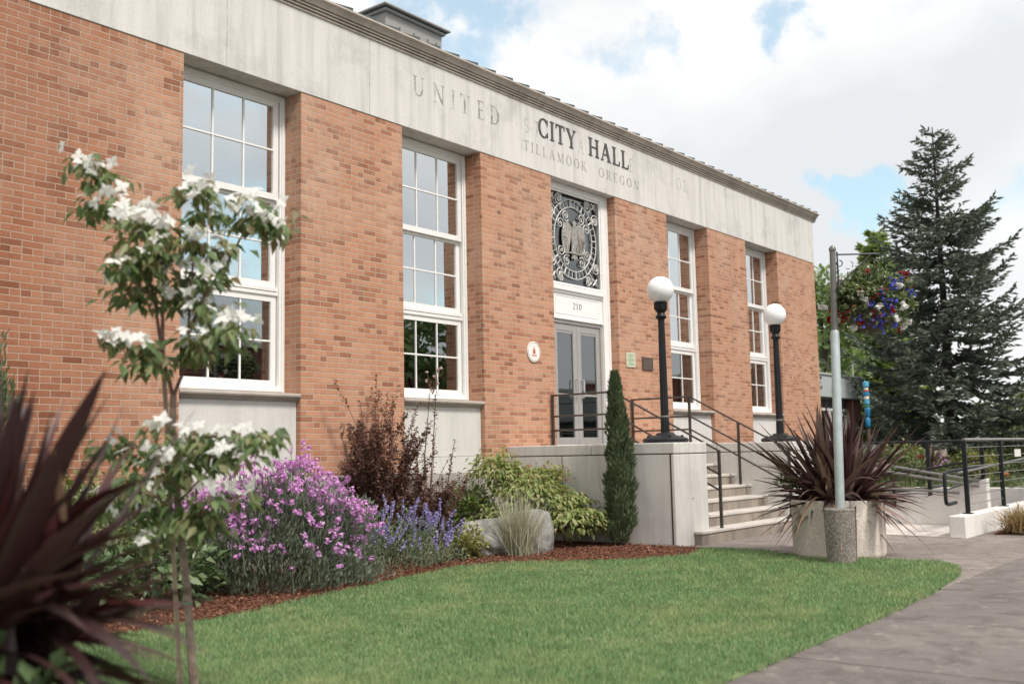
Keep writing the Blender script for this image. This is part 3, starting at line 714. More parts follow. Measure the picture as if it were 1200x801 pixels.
# entrance
e0, e1 = OPEN[2]; dc = 2.24
ent = MB()
ent.box(e0+.002, 1.50, .155, .32, 1.372, ZF-.003); ent.box(2.985, e1-.002, .155, .32, 1.372, ZF-.003)
ent.box(1.50, 2.985, .155, .32, 5.64, ZF-.003); ent.box(1.50, 2.985, .19, .32, 3.46, 4.04)
ent.box(1.50, 2.985, .135, .19, 3.945, 4.02); ent.box(1.50, 2.985, .165, .19, 3.90, 3.945); ent.box(1.50, 2.985, .17, .19, 3.46, 3.50)
frame_ring(ent, 1.60, 2.885, 3.55, 3.86, .012, .184, .19)
frame_ring(ent, 1.50, 2.985, 4.04, 5.64, .035, .175, .19)
frame_ring(ent, e0+.06, e1-.06, 1.372, ZF-.05, .02, .143, .155)
sur = ent.build('door_surround', M['white'], hall, bevel=.004)
word('210', 2.10, 2.36, 3.66, .105, .19, .004, 'house_number', M['railgrey'], sur, gap=.2)
b = MB(); frame_ring(b, 1.50, 2.985, 1.37, 3.455, .055, .20, .30, .02); b.box(1.51, 2.98, .29, .31, 3.40, 3.455); df = b.build('door_frame', M['alu'], hall, bevel=.003)
def leaf_door(x0, x1, hx):
    b = MB(); frame_ring(b, x0, x1, 1.395, 3.395, .115, .222, .265); b.box(x0+.115, x1-.115, .228, .26, 1.395, 1.475); b.box(x0+.115, x1-.115, .23, .258, 3.24, 3.29)
    b.box(x0+.115, x1-.115, .226, .258, 2.20, 2.235)
    d = b.build('door', M['alu'], hall, bevel=.003)
    b = MB(); b.box(x0+.11, x1-.11, .242, .248, 1.45, 3.29); b.build('pane', M['doorglass'], d)
    b = MB(); b.tube([(hx, .22, 2.47), (hx, .165, 2.47), (hx, .15, 2.455), (hx, .15, 2.19), (hx, .165, 2.175), (hx, .22, 2.175)], .012, 8); b.build('handle', M['chrome'], d, smooth=True)
leaf_door(1.557, 2.237, 2.16); leaf_door(2.243, 2.928, 2.32)
b = MB(); b.add([(1.3, 1.9, 1.38), (3.2, 1.9, 1.38), (3.2, 1.9, 5.7), (1.3, 1.9, 5.7), (1.3, .33, 1.38), (3.2, .33, 1.38), (3.2, .33, 5.7), (1.3, .33, 5.7)], [(0, 1, 2, 3), (0, 3, 7, 4), (1, 5, 6, 2), (3, 2, 6, 7), (0, 4, 5, 1)])
b.build('lobby', M['room'], hall, fix=False)
b = MB(); b.box(1.66, 2.0, .252, .256, 2.78, 3.05); b.build('door_notice', M['signwhite'], hall)
b = MB(); b.box(1.535, 2.95, .25, .256, 4.075, 5.605); tg = b.build('transom_glass', M['grilleglass'], hall)
# wrought ornament over the door
GC = (2.22, 4.865)
def circ(r, n=44, y=.225): return [(GC[0]+r*math.cos(2*PI*i/n), y, GC[1]+r*math.sin(2*PI*i/n)) for i in range(n+1)]
b = MB()
for r_, w_ in ((.685, .010), (.555, .010)): b.tube(circ(r_), w_, 6, False)
for i in range(36):
    if i % 9 in (3, 4, 5): 
        pass
    a = 2*PI*(i+.5)/36; c, s = math.cos(a), math.sin(a)
    b.tube([(GC[0]+.56*c, .225, GC[1]+.56*s), (GC[0]+.68*c, .225, GC[1]+.68*s)], .006 if i % 3 else .014, 6)
gring = b.build('ornamental_grille', M['grille'], hall, smooth=True)
def spiral(cx, cz, r, a0, turns, hand, y=.215):
    pts = []
    for i in range(26):
        t = i/25; a = a0+hand*turns*2*PI*t; q = r*(1-.84*t)
        pts.append((cx+q*math.cos(a), y, cz+q*math.sin(a)))
    return pts
b = MB()
for k in range(4):
    A = rad(45+90*k)
    for sgn in (-1, 1):
        for (dist, off, r_) in ((.76, .155, .115), (.60, .40, .0), (.43, .115, .105), (.86, .30, .085)):
            if r_ == 0: continue
            cx = GC[0]+dist*math.cos(A)-sgn*off*math.sin(A); cz = GC[1]+dist*math.sin(A)+sgn*off*math.cos(A)
            if abs(cx-GC[0]) > .66 or abs(cz-GC[1]) > .70: cx = GC[0]+max(-.655, min(.655, cx-GC[0])); cz = GC[1]+max(-.69, min(.69, cz-GC[1]))
            b = MB(); b.tube(spiral(cx, cz, r_, A+PI, 1.6, sgn), [.0105*(1-.3*i/25) for i in range(26)], 6)
            b.tube([(cx-.016, .21, cz), (cx+.016, .21, cz)], .016, 6); b.build('scroll', M['grille'], gring, smooth=True)
    cx, cz = GC[0]+.615*math.copysign(1, math.cos(A)), GC[1]+.67*math.copysign(1, math.sin(A))
    b = MB()
    for aa in (PI/4, 3*PI/4):
        b.tube([(cx-.085*math.cos(aa), .222, cz-.085*math.sin(aa)), (cx, .212, cz), (cx+.085*math.cos(aa), .222, cz+.085*math.sin(aa))], [.012, .020, .012], 6)
    b.build('corner_cross', M['grille'], gring, smooth=True)
# spread eagle
def relief(poly, y, t, b): b.plate([(GC[0]+px, GC[1]+pz) for px, pz in poly], y, t)
b = MB()
wing = [(.06, .20), (.12, .27), (.20, .29), (.28, .24), (.335, .12), (.35, -.02), (.33, -.16), (.28, -.27), (.22, -.31), (.17, -.25), (.13, -.12), (.09, .0)]
relief(wing, .212, .012, b); relief([(-x, z) for x, z in reversed(wing)], .212, .012, b)
for s in (-1, 1):
    for k in range(6):
        a = k/5; x0, z0 = s*(.10+.015*k), .16-.03*k; x1, z1 = s*(.17+.155*math.sin(a*1.5+.05)), -.29+.31*a
        b.tube([(GC[0]+x0, .209, GC[1]+z0), (GC[0]+(x0+x1)/2+s*.02, .202, GC[1]+(z0+z1)/2), (GC[0]+x1, .209, GC[1]+z1)], [.010, .014, .006], 5)
relief([(-.06, .2), (.06, .2), (.095, .08), (.08, -.08), (.05, -.2), (-.05, -.2), (-.08, -.08), (-.095, .08)], .198, .02, b)
relief([(-.03, .2), (-.05, .27), (-.03, .315), (.02, .325), (.045, .30), (.085, .285), (.05, .265), (.04, .2)], .194, .02, b)
relief([(-.05, -.19), (.05, -.19), (.085, -.35), (.03, -.33), (0, -.37), (-.03, -.33), (-.085, -.35)], .200, .016, b)
for s in (-1, 1): b.tube([(GC[0]+s*.06, .20, GC[1]-.12), (GC[0]+s*.085, .195, GC[1]-.24)], [.03, .018], 6)
b.tube([(GC[0]-.30, .20, GC[1]-.27), (GC[0]-.1, .198, GC[1]-.245), (GC[0]+.12, .198, GC[1]-.25), (GC[0]+.32, .20, GC[1]-.22)], [.008, .018, .018, .008], 6)
b.build('eagle', M['eagle'], gring, smooth=True)

# lettering on the frieze
word('CITY', .96, 2.03, 6.345, .315, -.012, .013, 'raised_letter', M['letter'], hall, each=True)
word('HALL', 2.40, 3.70, 6.345, .315, -.012, .013, 'raised_letter', M['letter'], hall, each=True)
word('TILLAMOOK', .58, 2.33, 6.025, .165, -.012, .0012, 'carved_lettering', M['carved'], fr, gap=.30, wx=.8)
word('OREGON', 2.70, 4.04, 6.025, .165, -.012, .0012, 'carved_lettering', M['carved'], fr, gap=.30, wx=.8)
for ch, x, mm in (('U', -1.93, 'ghost'), ('N', -1.52, 'ghost'), ('I', -1.13, 'ghost2'), ('T', -.93, 'ghost'), ('E', -.55, 'ghost'), ('D', -.25, 'ghost')):
    bb, _ = glyph(ch, x, 6.255, .285, -.012, .0008, .95); bb.build('ghost_letter', M[mm], fr)
for ch, x in (('S', .60), ('T', .86), ('A', 2.08), ('E', 3.72), ('O', 5.45), ('R', 5.72)):
    bb, _ = glyph(ch, x, 6.32, .25, -.012, .0007, .8); bb.build('ghost_letter', M['ghost2'], fr)

# ------------------------------------------------------------------ entrance stairs
ZL = 1.37
st = thing('entrance_stairs', (2.3, -1.4, 0), 'pale concrete entrance steps between two block cheek walls below the glass doors', 'stairs')
for x0, x1 in ((0.0, .90), (3.75, 4.65)):
    b = MB(); b.box(x0, x1, -2.83, -.003, -.2, ZL-.155); ck = b.build('cheek_wall', M['cheek'], st, bevel=.012)
    b = MB(); b.box(x0-.004, x1+.004, -2.834, -1.52, ZL-.147, ZL); b.box(x0-.004, x1+.004, -1.512, -.012, ZL-.147, ZL+.001); b.build('coping', M['cheek'], ck, bevel=.012)
    b = MB(); b.box(x0+.006, x1-.006, -2.824, -.01, ZL-.157, ZL-.145)
    for (yy, w) in ((-2.775, .011), (-1.02, .005)): b.box(x0-.0025, x0+.01, yy-w, yy+w, -.1, ZL-.157)
    b.build('joint', M['gap'], ck)
    if x0 == 0:
        b = MB(); b.tube([(.47, -2.832, .62), (.47, -2.822, .62)], .012, 10); b.build('bolt_hole', M['gap'], ck)
for k in range(7):
    yf = -2.95+.28*k; zt = .185+.17*k; x0, x1 = (.47, 4.05) if k == 0 else (.902, 3.748)
    b = MB(); b2 = MB()
    if k == 0:
        b.prism([(.47, -2.95), (4.05, -2.95), (4.05, -2.835), (3.748, -2.835), (3.748, -2.55), (.902, -2.55), (.902, -2.835), (.47, -2.835)], -.1, zt-.04)
        b2.prism([(.455, -2.965), (4.065, -2.965), (4.065, -2.838), (3.747, -2.838), (3.747, -2.55), (.903, -2.55), (.903, -2.838), (.455, -2.838)], zt-.04, zt)
    else: b.box(x0, x1, yf, yf+.42, zt-.17-.02, zt-.04); b2.box(x0, x1, yf-.016, yf+.42, zt-.04, zt)
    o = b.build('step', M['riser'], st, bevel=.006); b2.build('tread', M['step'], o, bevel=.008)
b = MB(); b.box(.902, 3.748, -.99, -.002, ZL-.3, ZL-.002); b.build('landing', M['step'], st, bevel=.012)

def handrail(name, x, label, mid):
    t = thing(name, (x, -1.5, ZL), label, 'handrail')
    def rail(h, end):
        pts = [(x, -.02, ZL+h), (x, -1.16, ZL+h), (x, -1.20, ZL+h-.012), (x, end, ZL+h-.012+(end+1.2)*.53)]
        b = MB(); b.tube(pts, .015, 8); return b
    b = rail(.79, -2.92); b.build('top_rail', M['rail'], t, smooth=True)
    for h in (.46, .24): rail(h, -2.90).build('lower_rail', M['rail'], t, smooth=True)
    for (y, z0) in ((-.05, ZL), (-1.17, ZL-.17), (mid, .185+.17*int((mid+2.95)/.28+1e-6)), (-2.9, .185)):
        zt = ZL+.79 if y > -1.18 else ZL+.778+(y+1.2)*.53
        b = MB(); b.box(x-.019, x+.019, y-.019, y+.019, z0-.01, zt); b.build('post', M['rail'], t, bevel=.004)
handrail('stair_handrail', 1.13, 'dark three bar handrail down the steps, nearer the cypress and the left cheek wall', -2.05)
handrail('stair_handrail', 3.50, 'dark three bar handrail down the steps, nearer the big planter of dark flax', -2.05)

lp = thing('lamp_post', (.42, -2.47, ZL), 'black lamp post with white globe on the left cheek wall, nearer the round sign', 'lamp post', 'globe lamps beside the steps')
b = MB(); b.lathe((.42, -2.47, ZL), [(.30, 0), (.315, .02), (.315, .045), (.29, .065), (.20, .09), (.14, .105), (.12, .13), (.085, .14)], 28)
for k in range(4):
    a = PI/4+k*PI/2; b.lathe((.42+.235*math.cos(a), -2.47+.235*math.sin(a), ZL+.06), [(.022, 0), (.022, .035), (.01, .045)], 8)
b.build('base', M['black'], lp, smooth=True)
b = MB(); n = 24; prof = [(.064, .13), (.061, .30), (.058, .33), (.051, 1.2), (.046, 1.70), (.045, 1.72)]; vs = []
for r_, z in prof:
    for k in range(n): q = r_*(1.0 if k % 2 else .90); vs.append((.42+q*math.cos(2*PI*k/n), -2.47+q*math.sin(2*PI*k/n), ZL+z))
fs = []
for i in range(len(prof)-1):
    for k in range(n): fs.append((i*n+k, i*n+(k+1) % n, (i+1)*n+(k+1) % n, (i+1)*n+k))
b.add(vs, fs); b.build('post', M['black'], lp)
b = MB(); b.lathe((.42, -2.47, ZL+.34), [(.062, 0), (.067, .01), (.067, .02), (.058, .03)], 20); b.build('band', M['railgrey'], lp, smooth=True)
b = MB(); b.lathe((.42, -2.47, ZL), [(.05, 1.70), (.072, 1.72), (.078, 1.74), (.06, 1.76), (.052, 1.79), (.075, 1.82), (.088, 1.85), (.088, 1.90), (.095, 1.915), (.095, 1.935), (.07, 1.95)], 20)
for k in range(8): a = 2*PI*k/8; b.box(.42+.08*math.cos(a)-.012, .42+.08*math.cos(a)+.012, -2.47+.08*math.sin(a)-.012, -2.47+.08*math.sin(a)+.012, ZL+1.84, ZL+1.94)
b.build('collar', M['black'], lp, smooth=True)
b = MB(); pr = [(.188*math.sin(PI*i/24), 2.115-.188*math.cos(PI*i/24)) for i in range(1, 24)]; b.lathe((.42, -2.47, ZL), pr, 36); b.build('globe', M['globe'], lp, smooth=True)
copy_tree(lp, (4.18, -2.47, ZL), 'black lamp post with white globe on the right cheek wall, above the dark flax planter')

# wall signs
t = thing('round_sign', (.715, -.005, 2.83), 'round white sign with a small red emblem on the brick wall left of the doors', 'sign')
b = MB(); b.tube([(.715, -.002, 2.83), (.715, -.024, 2.83)], .162, 36); b.build('disc', M['signwhite'], t, bevel=.004)
b = MB(); b.plate([(.68, 2.80), (.75, 2.80), (.742, 2.86), (.725, 2.88), (.715, 2.92), (.705, 2.88), (.688, 2.86)], -.027, .004); b.box(.65, .78, -.0275, -.023, 2.765, 2.78)
b.build('emblem', M['signred'], t)
b = MB(); b.tube([(.715+.145*math.cos(2*PI*i/40), -.0255, 2.83+.145*math.sin(2*PI*i/40)) for i in range(41)], .003, 5, False); b.build('rim_line', M['ghost'], t)
t = thing('notice_panel', (3.56, -.005, 2.87), 'small pale green notice on the brick right of the doors', 'notice')
b = MB(); b.box(3.41, 3.71, -.018, -.002, 2.74, 3.0); b.build('panel', M['notice'], t, bevel=.004)
b = MB()
for i, z in enumerate((2.965, 2.935, 2.90, 2.87, 2.845, 2.81, 2.785)): b.box(3.44+.02*(i % 3), 3.68-.03*((i*2) % 3), -.0195, -.017, z-.006, z+.006)
b.build('printed_lines', M['noticeink'], t)
t = thing('bronze_plaque', (4.13, -.005, 2.83), 'dark square bronze plaque on the brick beside the pale notice', 'plaque')
b = MB(); b.box(3.95, 4.31, -.022, -.002, 2.71, 2.95); b.build('panel', M['bronze'], t, bevel=.006)
b = MB(); frame_ring(b, 3.965, 4.295, 2.725, 2.935, .012, -.026, -.021); b.build('border', M['bronze'], t)

# ------------------------------------------------------------------ planting
def stem_shrub(base, n, h, spread, mat_l, mat_w, parent, L, W, step=.035, lean=(0, 0), sub=2, droop=.1, leafname='foliage', thin=1.0, upb=.2, jit=.5, curve=.35, t0=.12, hmin=.6):
    wb = MB(); parts = []; tips = []
    for i in range(n):
        a = 2*PI*i/n+random.uniform(-.4, .4); sp = spread*random.uniform(.25, 1); H = h*random.uniform(hmin, 1.0)*(1-.25*sp/spread)
        b0 = np.array(base)+np.array([random.uniform(-.07, .07), random.uniform(-.07, .07), 0])
        d = np.array([math.cos(a)*sp+lean[0], math.sin(a)*sp+lean[1], H])
        pts = [b0+np.array([d[0]*t**(1-curve*.6), d[1]*t**(1-curve*.6), d[2]*t]) +rng.normal(size=3)*.012 for t in np.linspace(0, 1, 8)]
        stems = [(pts, .010)]
        for k in range(sub):
            j = random.randint(2, 5); o = pts[j]; a2 = a+random.uniform(-1.5, 1.5); l = H*random.uniform(.25, .5)
            stems.append(([o+np.array([math.cos(a2)*l*.45*t, math.sin(a2)*l*.45*t, l*.8*t]) for t in np.linspace(0, 1, 6)], .006))
        for pp, r_ in stems:
            wb.tube(pp, [r_*(1-.75*q/(len(pp)-1))*thin for q in range(len(pp))], 5)
            arr = np.array(pp); seg = np.linalg.norm(np.diff(arr, axis=0), axis=1); tot = seg.sum(); m = int(tot/step)
            t = t0+(1-t0)*rng.random(m); x = np.interp(t*tot, np.concatenate([[0], np.cumsum(seg)]), np.arange(len(arr)))
            P = np.stack([np.interp(x, np.arange(len(arr)), arr[:, q]) for q in range(3)], 1)
            A = unit(rand_dir(m)*np.array([1, 1, jit])+np.array([0, 0, upb])); N = unit(rand_dir(m)*.6+np.array([0, 0, 1.]))
            LL = L*(.6+.7*rng.random(m))*(1.05-.45*t); parts.append(leaf_arrays(P+A*.01, A, N, LL, LL*W/L, .25, droop)); tips.append(pp[-1])
    wb.build('stems', mat_w, parent, smooth=True); leaves(leafname, parts, mat_l, parent); return tips
def petals(centers, r, n, L, mat, name, parent, up=.6, W=.85):
    c = np.asarray(centers); C = np.repeat(c, n, 0); m = len(C); d = rand_dir(m, .35)
    P = C+d*r*(.4+.6*rng.random((m, 1))); A = unit(rand_dir(m)+d*.4); N = unit(d+np.array([0, 0, up]))
    LL = L*(.7+.6*rng.random(m)); return np_mesh(name, *leaf_arrays(P-A*LL[:, None]*.5, A, N, LL, LL*W, .15, .1), mat, parent)

# --- flowering dogwood
D0 = 5.48
dog = thing('dogwood_tree', (TR[0], TR[1], 0), 'young staked dogwood with white flowers and a thin bare lower trunk on the lawn', 'tree')
def Q(x, y, d=0): return atD(x, y, D0+d)
b = MB()
tr = [np.array([TR[0]+.02, TR[1]-.02, -.02]), Q(225, 780), Q(219, 690), Q(213, 640), Q(206, 560), Q(202, 500), Q(203, 462)]
b.tube(tr, [.026, .024, .022, .021, .02, .019, .018], 9); b.build('trunk', M['bark'], dog, smooth=True)
b = MB()
limbs = [[(203, 465, 0), (190, 415, .02), (181, 350, .05), (168, 300, .08), (140, 255, .1), (112, 200, .1)], [(190, 415, .02), (191, 350, 0), (190, 300, -.05), (180, 262, -.08)],
         [(203, 465, 0), (215, 435, -.02), (221, 380, -.05), (226, 310, -.08), (234, 225, -.05)], [(221, 390, -.05), (240, 345, .05), (268, 305, .12), (298, 250, .18)],
         [(218, 420, -.02), (240, 400, -.1), (268, 378, -.15)], [(195, 435, 0), (170, 415, -.08), (140, 396, -.12)], [(203, 520, 0), (240, 512, -.1), (285, 508, -.2), (318, 515, -.22)],
         [(204, 535, 0), (170, 525, .1), (128, 522, .15)], [(208, 590, 0), (240, 555, -.15), (275, 530, -.2)], [(208, 600, 0), (180, 580, -.2), (160, 575, -.25)], [(210, 620, 0), (190, 610, .15), (150, 600, .2)],
         [(222, 350, -.05), (205, 320, .15), (200, 300, .2)], [(210, 625, 0), (250, 590, -.2), (292, 576, -.25)], [(182, 350, 0), (155, 330, -.15), (140, 308, -.2)]]
for l in limbs:
    r_ = .011 if len(l) > 3 else .0065
    b.tube([Q(*p) for p in l], [r_*(1-.6*i/(len(l)-1)) for i in range(len(l))], 7)
b.build('limbs', M['twig'], dog, smooth=True)
# clumps: x, y, half width, half height in photo pixels, depth shift, leaves, blossoms
CL = [(100, 190, 18, 14, .1, 22, 3), (118, 205, 20, 16, .1, 34, 6), (120, 240, 26, 14, .12, 40, 4), (146, 234, 12, 8, .05, 6, 3), (172, 262, 36, 16, -.05, 60, 22), (170, 300, 36, 24, 0, 80, 2), (190, 285, 30, 22, -.12, 50, 6),
      (233, 222, 24, 14, -.05, 34, 8), (240, 248, 18, 14, -.02, 30, 2), (300, 248, 36, 18, .18, 64, 18), (318, 262, 22, 14, .2, 26, 4), (262, 290, 18, 12, .1, 24, 4), (245, 318, 22, 14, -.05, 26, 5), (235, 282, 20, 12, -.1, 24, 4),
      (165, 335, 34, 22, .05, 60, 1), (148, 310, 14, 12, -.2, 12, 2), (215, 330, 26, 22, .1, 36, 3), (205, 350, 16, 10, .1, 12, 3), (240, 358, 26, 16, -.02, 36, 3), (272, 378, 24, 9, -.15, 22, 8), (248, 392, 34, 12, -.1, 44, 2), (137, 394, 13, 7, -.12, 12, 5), (165, 402, 24, 8, -.1, 20, 7), (172, 418, 28, 14, -.05, 44, 0),
      (230, 410, 22, 12, 0, 24, 2), (186, 498, 16, 6, -.05, 10, 6), (140, 518, 28, 14, .15, 40, 2), (175, 530, 34, 16, .05, 56, 2), (222, 515, 34, 14, -.05, 52, 3), (268, 512, 30, 12, -.15, 46, 4), (306, 508, 26, 12, -.22, 36, 1), (270, 530, 24, 9, -.2, 20, 6), (225, 540, 30, 14, -.1, 44, 4),
      (175, 560, 34, 16, -.1, 54, 3), (150, 582, 30, 16, .1, 40, 6), (258, 576, 12, 7, -.25, 8, 3), (292, 577, 12, 6, -.25, 8, 3), (215, 598, 40, 14, -.1, 60, 0), (232, 612, 28, 12, -.12, 36, 0), (160, 600, 26, 14, 0, 30, 3), (178, 634, 10, 8, -.1, 8, 2), (245, 595, 22, 14, -.15, 24, 0)]
lp_, blossoms = [], []
for (x, y, rx, ry, dd, nl, nf) in CL:
    nf = int(nf*1.35+.6)
    sc = D0/F; c = Q(x, y, dd); n = int(nl*1.6)
    o = rng.normal(size=(n, 3))*.5; P = c+RT*(o[:, :1]*rx*sc)+np.array([0, 0, 1])*((o[:, 1:2]*ry*sc)-.02)+fw*(o[:, 2:]*.16)
    A = unit(rand_dir(n)*np.array([1, 1, .3])+np.array([0, 0, -.6])+RT*o[:, :1]*.7); N = unit(rand_dir(n)*.45+np.array([0, 0, .8])-fw*.25)
    L = .062+.045*rng.random(n); lp_.append(leaf_arrays(P, A, N, L, L*.44, .35, .25))
    o = rng.normal(size=(nf, 3))*.5; Pf = c+RT*(o[:, :1]*rx*sc)+np.array([0, 0, 1])*(o[:, 1:2]*ry*1.0*sc+ry*.35*sc+.012)+fw*(o[:, 2:]*.12-.08)
    for p in Pf:
        fl = []
        nrm = unit(np.array([0, 0, .75])+rng.normal(size=3)*.6-fw*.7); s1 = unit(np.cross(nrm, rng.normal(size=3))); s2 = np.cross(nrm, s1)
        for q in (s1, s2, -s1, -s2):
            ll = random.uniform(.034, .056); fl.append(leaf_arrays(np.array([p]), np.array([q+nrm*random.uniform(.0, .4)]), np.array([nrm]), ll, ll*.72, -.10, .22))
        blossoms.append(fl)
leaves('foliage', lp_, M['dogleaf'], dog)
random.shuffle(blossoms)
for fl in blossoms[:100]: leaves('flower', fl, M['dogflower'], dog)
if len(blossoms) > 100: tag(leaves('flowers', [q for fl in blossoms[100:] for q in fl], M['dogflower'], dog), kind='stuff')
stk = thing('support_stake', tuple(onZ(212, 818)*np.array([1, 1, 0])), 'thin grey wooden stake tied upright against the dogwood trunk', 'stake')
s0 = onZ(212, 818, -.02); b = MB(); b.tube([s0, s0*.45+Q(190, 396, .06)*.55, Q(190, 396, .06)], .013, 8); b.build('rod', M['stake'], stk, smooth=True)
b = MB(); c = Q(217, 706, -.03)
b.tube([c+.03*(RT*math.cos(k*PI/6)+fw*math.sin(k*PI/6)) for k in range(13)], .006, 6, False); b.build('tie', M['tie'], stk, smooth=True)

# --- dark flax in the foreground
PB = atD(-25, 760, 3.0); PB0 = PB.copy(); PB0[2] = 0
fx = thing('flax_plant', tuple(PB0), 'large dark maroon flax with long blurred strap leaves in the near left corner', 'plant')
parts = []
def fanset(n, el0, el1, L0, L1, b0, b1, w, base):
    a = 2*PI*rng.random(n); el = rad(el0)+rad(el1-el0)*rng.random(n)
    A = np.stack([np.cos(a)*np.cos(el), np.sin(a)*np.cos(el), np.sin(el)], 1)
    return blade_arrays(base+rng.normal(size=(n, 3))*np.array([.07, .07, .05]), A, L0+(L1-L0)*rng.random(n), w*(.75+.5*rng.random(n)), b0+(b1-b0)*rng.random(n), 7, .35)
parts += [fanset(60, 50, 88, .55, .95, .0, .1, .048, PB), fanset(90, 20, 55, .5, .8, .05, .4, .043, PB), fanset(80, -20, 25, .42, .68, .15, .7, .038, PB), fanset(60, -65, -15, .35, .55, .1, .4, .038, PB)]
for (x, y, dd, w, bd) in ((123, 437, 0, .075, .02), (52, 470, .15, .06, .02), (128, 470, .2, .05, .05), (192, 503, .1, .06, .25), (160, 600, -.1, .05, .3), (212, 612, .05, .045, .35), (170, 655, .2, .045, .35), (165, 795, -.25, .05, .7),
                       (198, 725, -.1, .045, .6), (115, 560, .1, .055, .1), (150, 545, .2, .05, .12), (30, 430, .1, .06, .02), (75, 520, -.3, .06, .05), (8, 455, -.1, .07, .0), (130, 690, -.2, .05, .6), (168, 575, .25, .05, .15), (145, 640, .1, .05, .2), (100, 600, -.3, .055, .1), (205, 505, .15, .05, .35), (185, 560, .3, .045, .2), (190, 690, .1, .04, .5), (140, 745, -.1, .045, .6), (215, 630, .3, .035, .25)):
    tip = atD(x, y, 3.0+dd); v = tip-PB; Lm = np.linalg.norm(v)
    A1 = v/Lm+np.array([0, 0, bd]); A1 = unit(A1)
    parts.append(blade_arrays(PB[None]+rng.normal(size=(1, 3))*.03, A1[None], Lm*1.04, w*1.05, bd*.95, 10, .35, 1.0, 2.6))
leaves('foliage', parts, M['phorm'], fx)
b = MB(); b.tube([PB0, PB0*.5+PB*.5, PB], [.13, .10, .08], 10); b.build('stem', M['spbark'], fx, smooth=True)
parts = []
for (x0, y0, x1, y1, w, bd) in ((74, 610, 64, 508, .020, .5),):
    p0, p1 = atD(x0, y0, 2.95), atD(x1, y1, 2.85); v = p1-p0; parts.append(blade_arrays(p0[None], unit(v)[None], np.linalg.norm(v), w, bd*.3, 7, .3))
leaves('dry_leaves', parts, M['phormdry'], fx)
gp = atD(22, 790, 2.75)
lo = thing('green_perennial', (gp[0], gp[1], 0), 'soft blurred green leafy plant below the dark flax in the near left corner', 'plant')
leaves('foliage', [blob_leaves(420, (gp[0], gp[1], .32), (.22, .22, .40), .07, .05, .3, .2)], M['salal'], lo)
b = MB()
for k in range(9): b.tube([(gp[0], gp[1], 0), (gp[0]+random.uniform(-.15, .15), gp[1]+random.uniform(-.15, .15), random.uniform(.35, .6))], [.006, .003], 5)
b.build('stems', M['twig'], lo)

# --- shrubs along the left wall
def at_bed(x, y): p = onZ(x, y, .04); return p
p = (-7.86, -.5, .03)
t = thing('juniper', p, 'dark green upright juniper cut off by the left edge beside the wall', 'shrub')
b = MB(); b.tube([p, (p[0], p[1], 1.9)], [.05, .02], 7); b.build('trunk', M['spbark'], t)
P, d = blob_points(3600, (p[0], p[1], 1.2), (.32, .32, 1.22), .6, False); leaves('foliage', [leaf_arrays(P, unit(d*.6+rand_dir(len(P))*.4+np.array([0, 0, .9])), rand_dir(len(P)), .09*np.ones(len(P)), .028, .2, .1)], M['cypress'], t)
for nm, lab, c, r_, n, L, W, mt in (
    ('leafy_shrub', 'yellow green leafy shrub against the wall, seen through the dark flax leaves', (-7.0, -.75, .45), (.62, .5, .72), 1500, .085, .04, 'varieg'),
    ('leafy_shrub', 'low dark green shrub with broad leaves behind the dogwood trunk', (-6.75, -1.55, .22), (.6, .45, .42), 900, .11, .06, 'salal'),
    ('leafy_shrub', 'pale leafy shrub by the plinth behind the dogwood, left of the magenta flowers', (-6.25, -.8, .42), (.38, .38, .55), 700, .085, .045, 'vibdark'),
    ('leafy_shrub', 'low dark leafy shrub on the mulch between the flax and the dogwood', (-7.75, -1.75, .2), (.55, .4, .42), 800, .10, .05, 'salal')):
    t = thing(nm, (c[0], c[1], .03), lab, 'shrub')
    leaves('foliage', [blob_leaves(n, c, r_, L, W, .1, .45, .3, .25, .04)], M[mt], t)
    b = MB()
    for k in range(12): b.tube([(c[0]+random.uniform(-.05, .05), c[1], .0), (c[0]+random.uniform(-.5, .5)*r_[0], c[1]+random.uniform(-.5, .5)*r_[1], c[2]+r_[2]*.5)], [.008, .003], 5)
    b.build('stems', M['twig'], t)

# --- wallflower mass
WC = np.array([-5.36, -1.47, .03])
wf = thing('wallflower_bush', tuple(WC), 'wide mound of grey green foliage covered in bright magenta flowers', 'flowering shrub')
ax = np.array([.93, -.37, 0])          # it runs slantwise along the bed
def slant(P, c): 
    o = P-c; return c+np.outer(o[:, 0], ax)+np.outer(o[:, 1], np.array([.37, .93, 0]))+np.outer(o[:, 2], np.array([0, 0, 1.]))
n = 24000; P, d = blob_points(n, WC, (1.02, .70, 1.0), .5); P = slant(P, WC); k = P[:, 2] > .03; P, d = P[k], d[k]; n = len(P)
A = unit(d*.5+rand_dir(n)*.55+np.array([0, 0, .75])); L = .05+.03*rng.random(n); leaves('foliage', [leaf_arrays(P, A, rand_dir(n), L, .016, .2, .15)], M['greyleaf'], wf)
n = 1500; P, d = blob_points(n, WC, (1.06, .73, 1.0), .97); d[:, 2] = np.abs(d[:, 2]); P = slant(P, WC)
cz = P[:, 2]; k = (cz > .12) & (rng.random(n) < np.clip((cz-.22)/.5, .10, 1)) ; P = P[k]; n = len(P)
up = .05+.12*rng.random(n); P2 = P+np.column_stack([rng.normal(size=(n, 2))*.03, up])
b = MB()
for p0, p1 in zip(P[::2], P2[::2]): b.tube([p0-np.array([0, 0, .12]), p1], [.004, .003], 4, False)
tag(b.build('flower_stalks', M['greyleaf'], wf), kind='stuff')
tag(petals(P2, .036, 14, .031, M['magenta'], 'flowers', wf), kind='stuff')

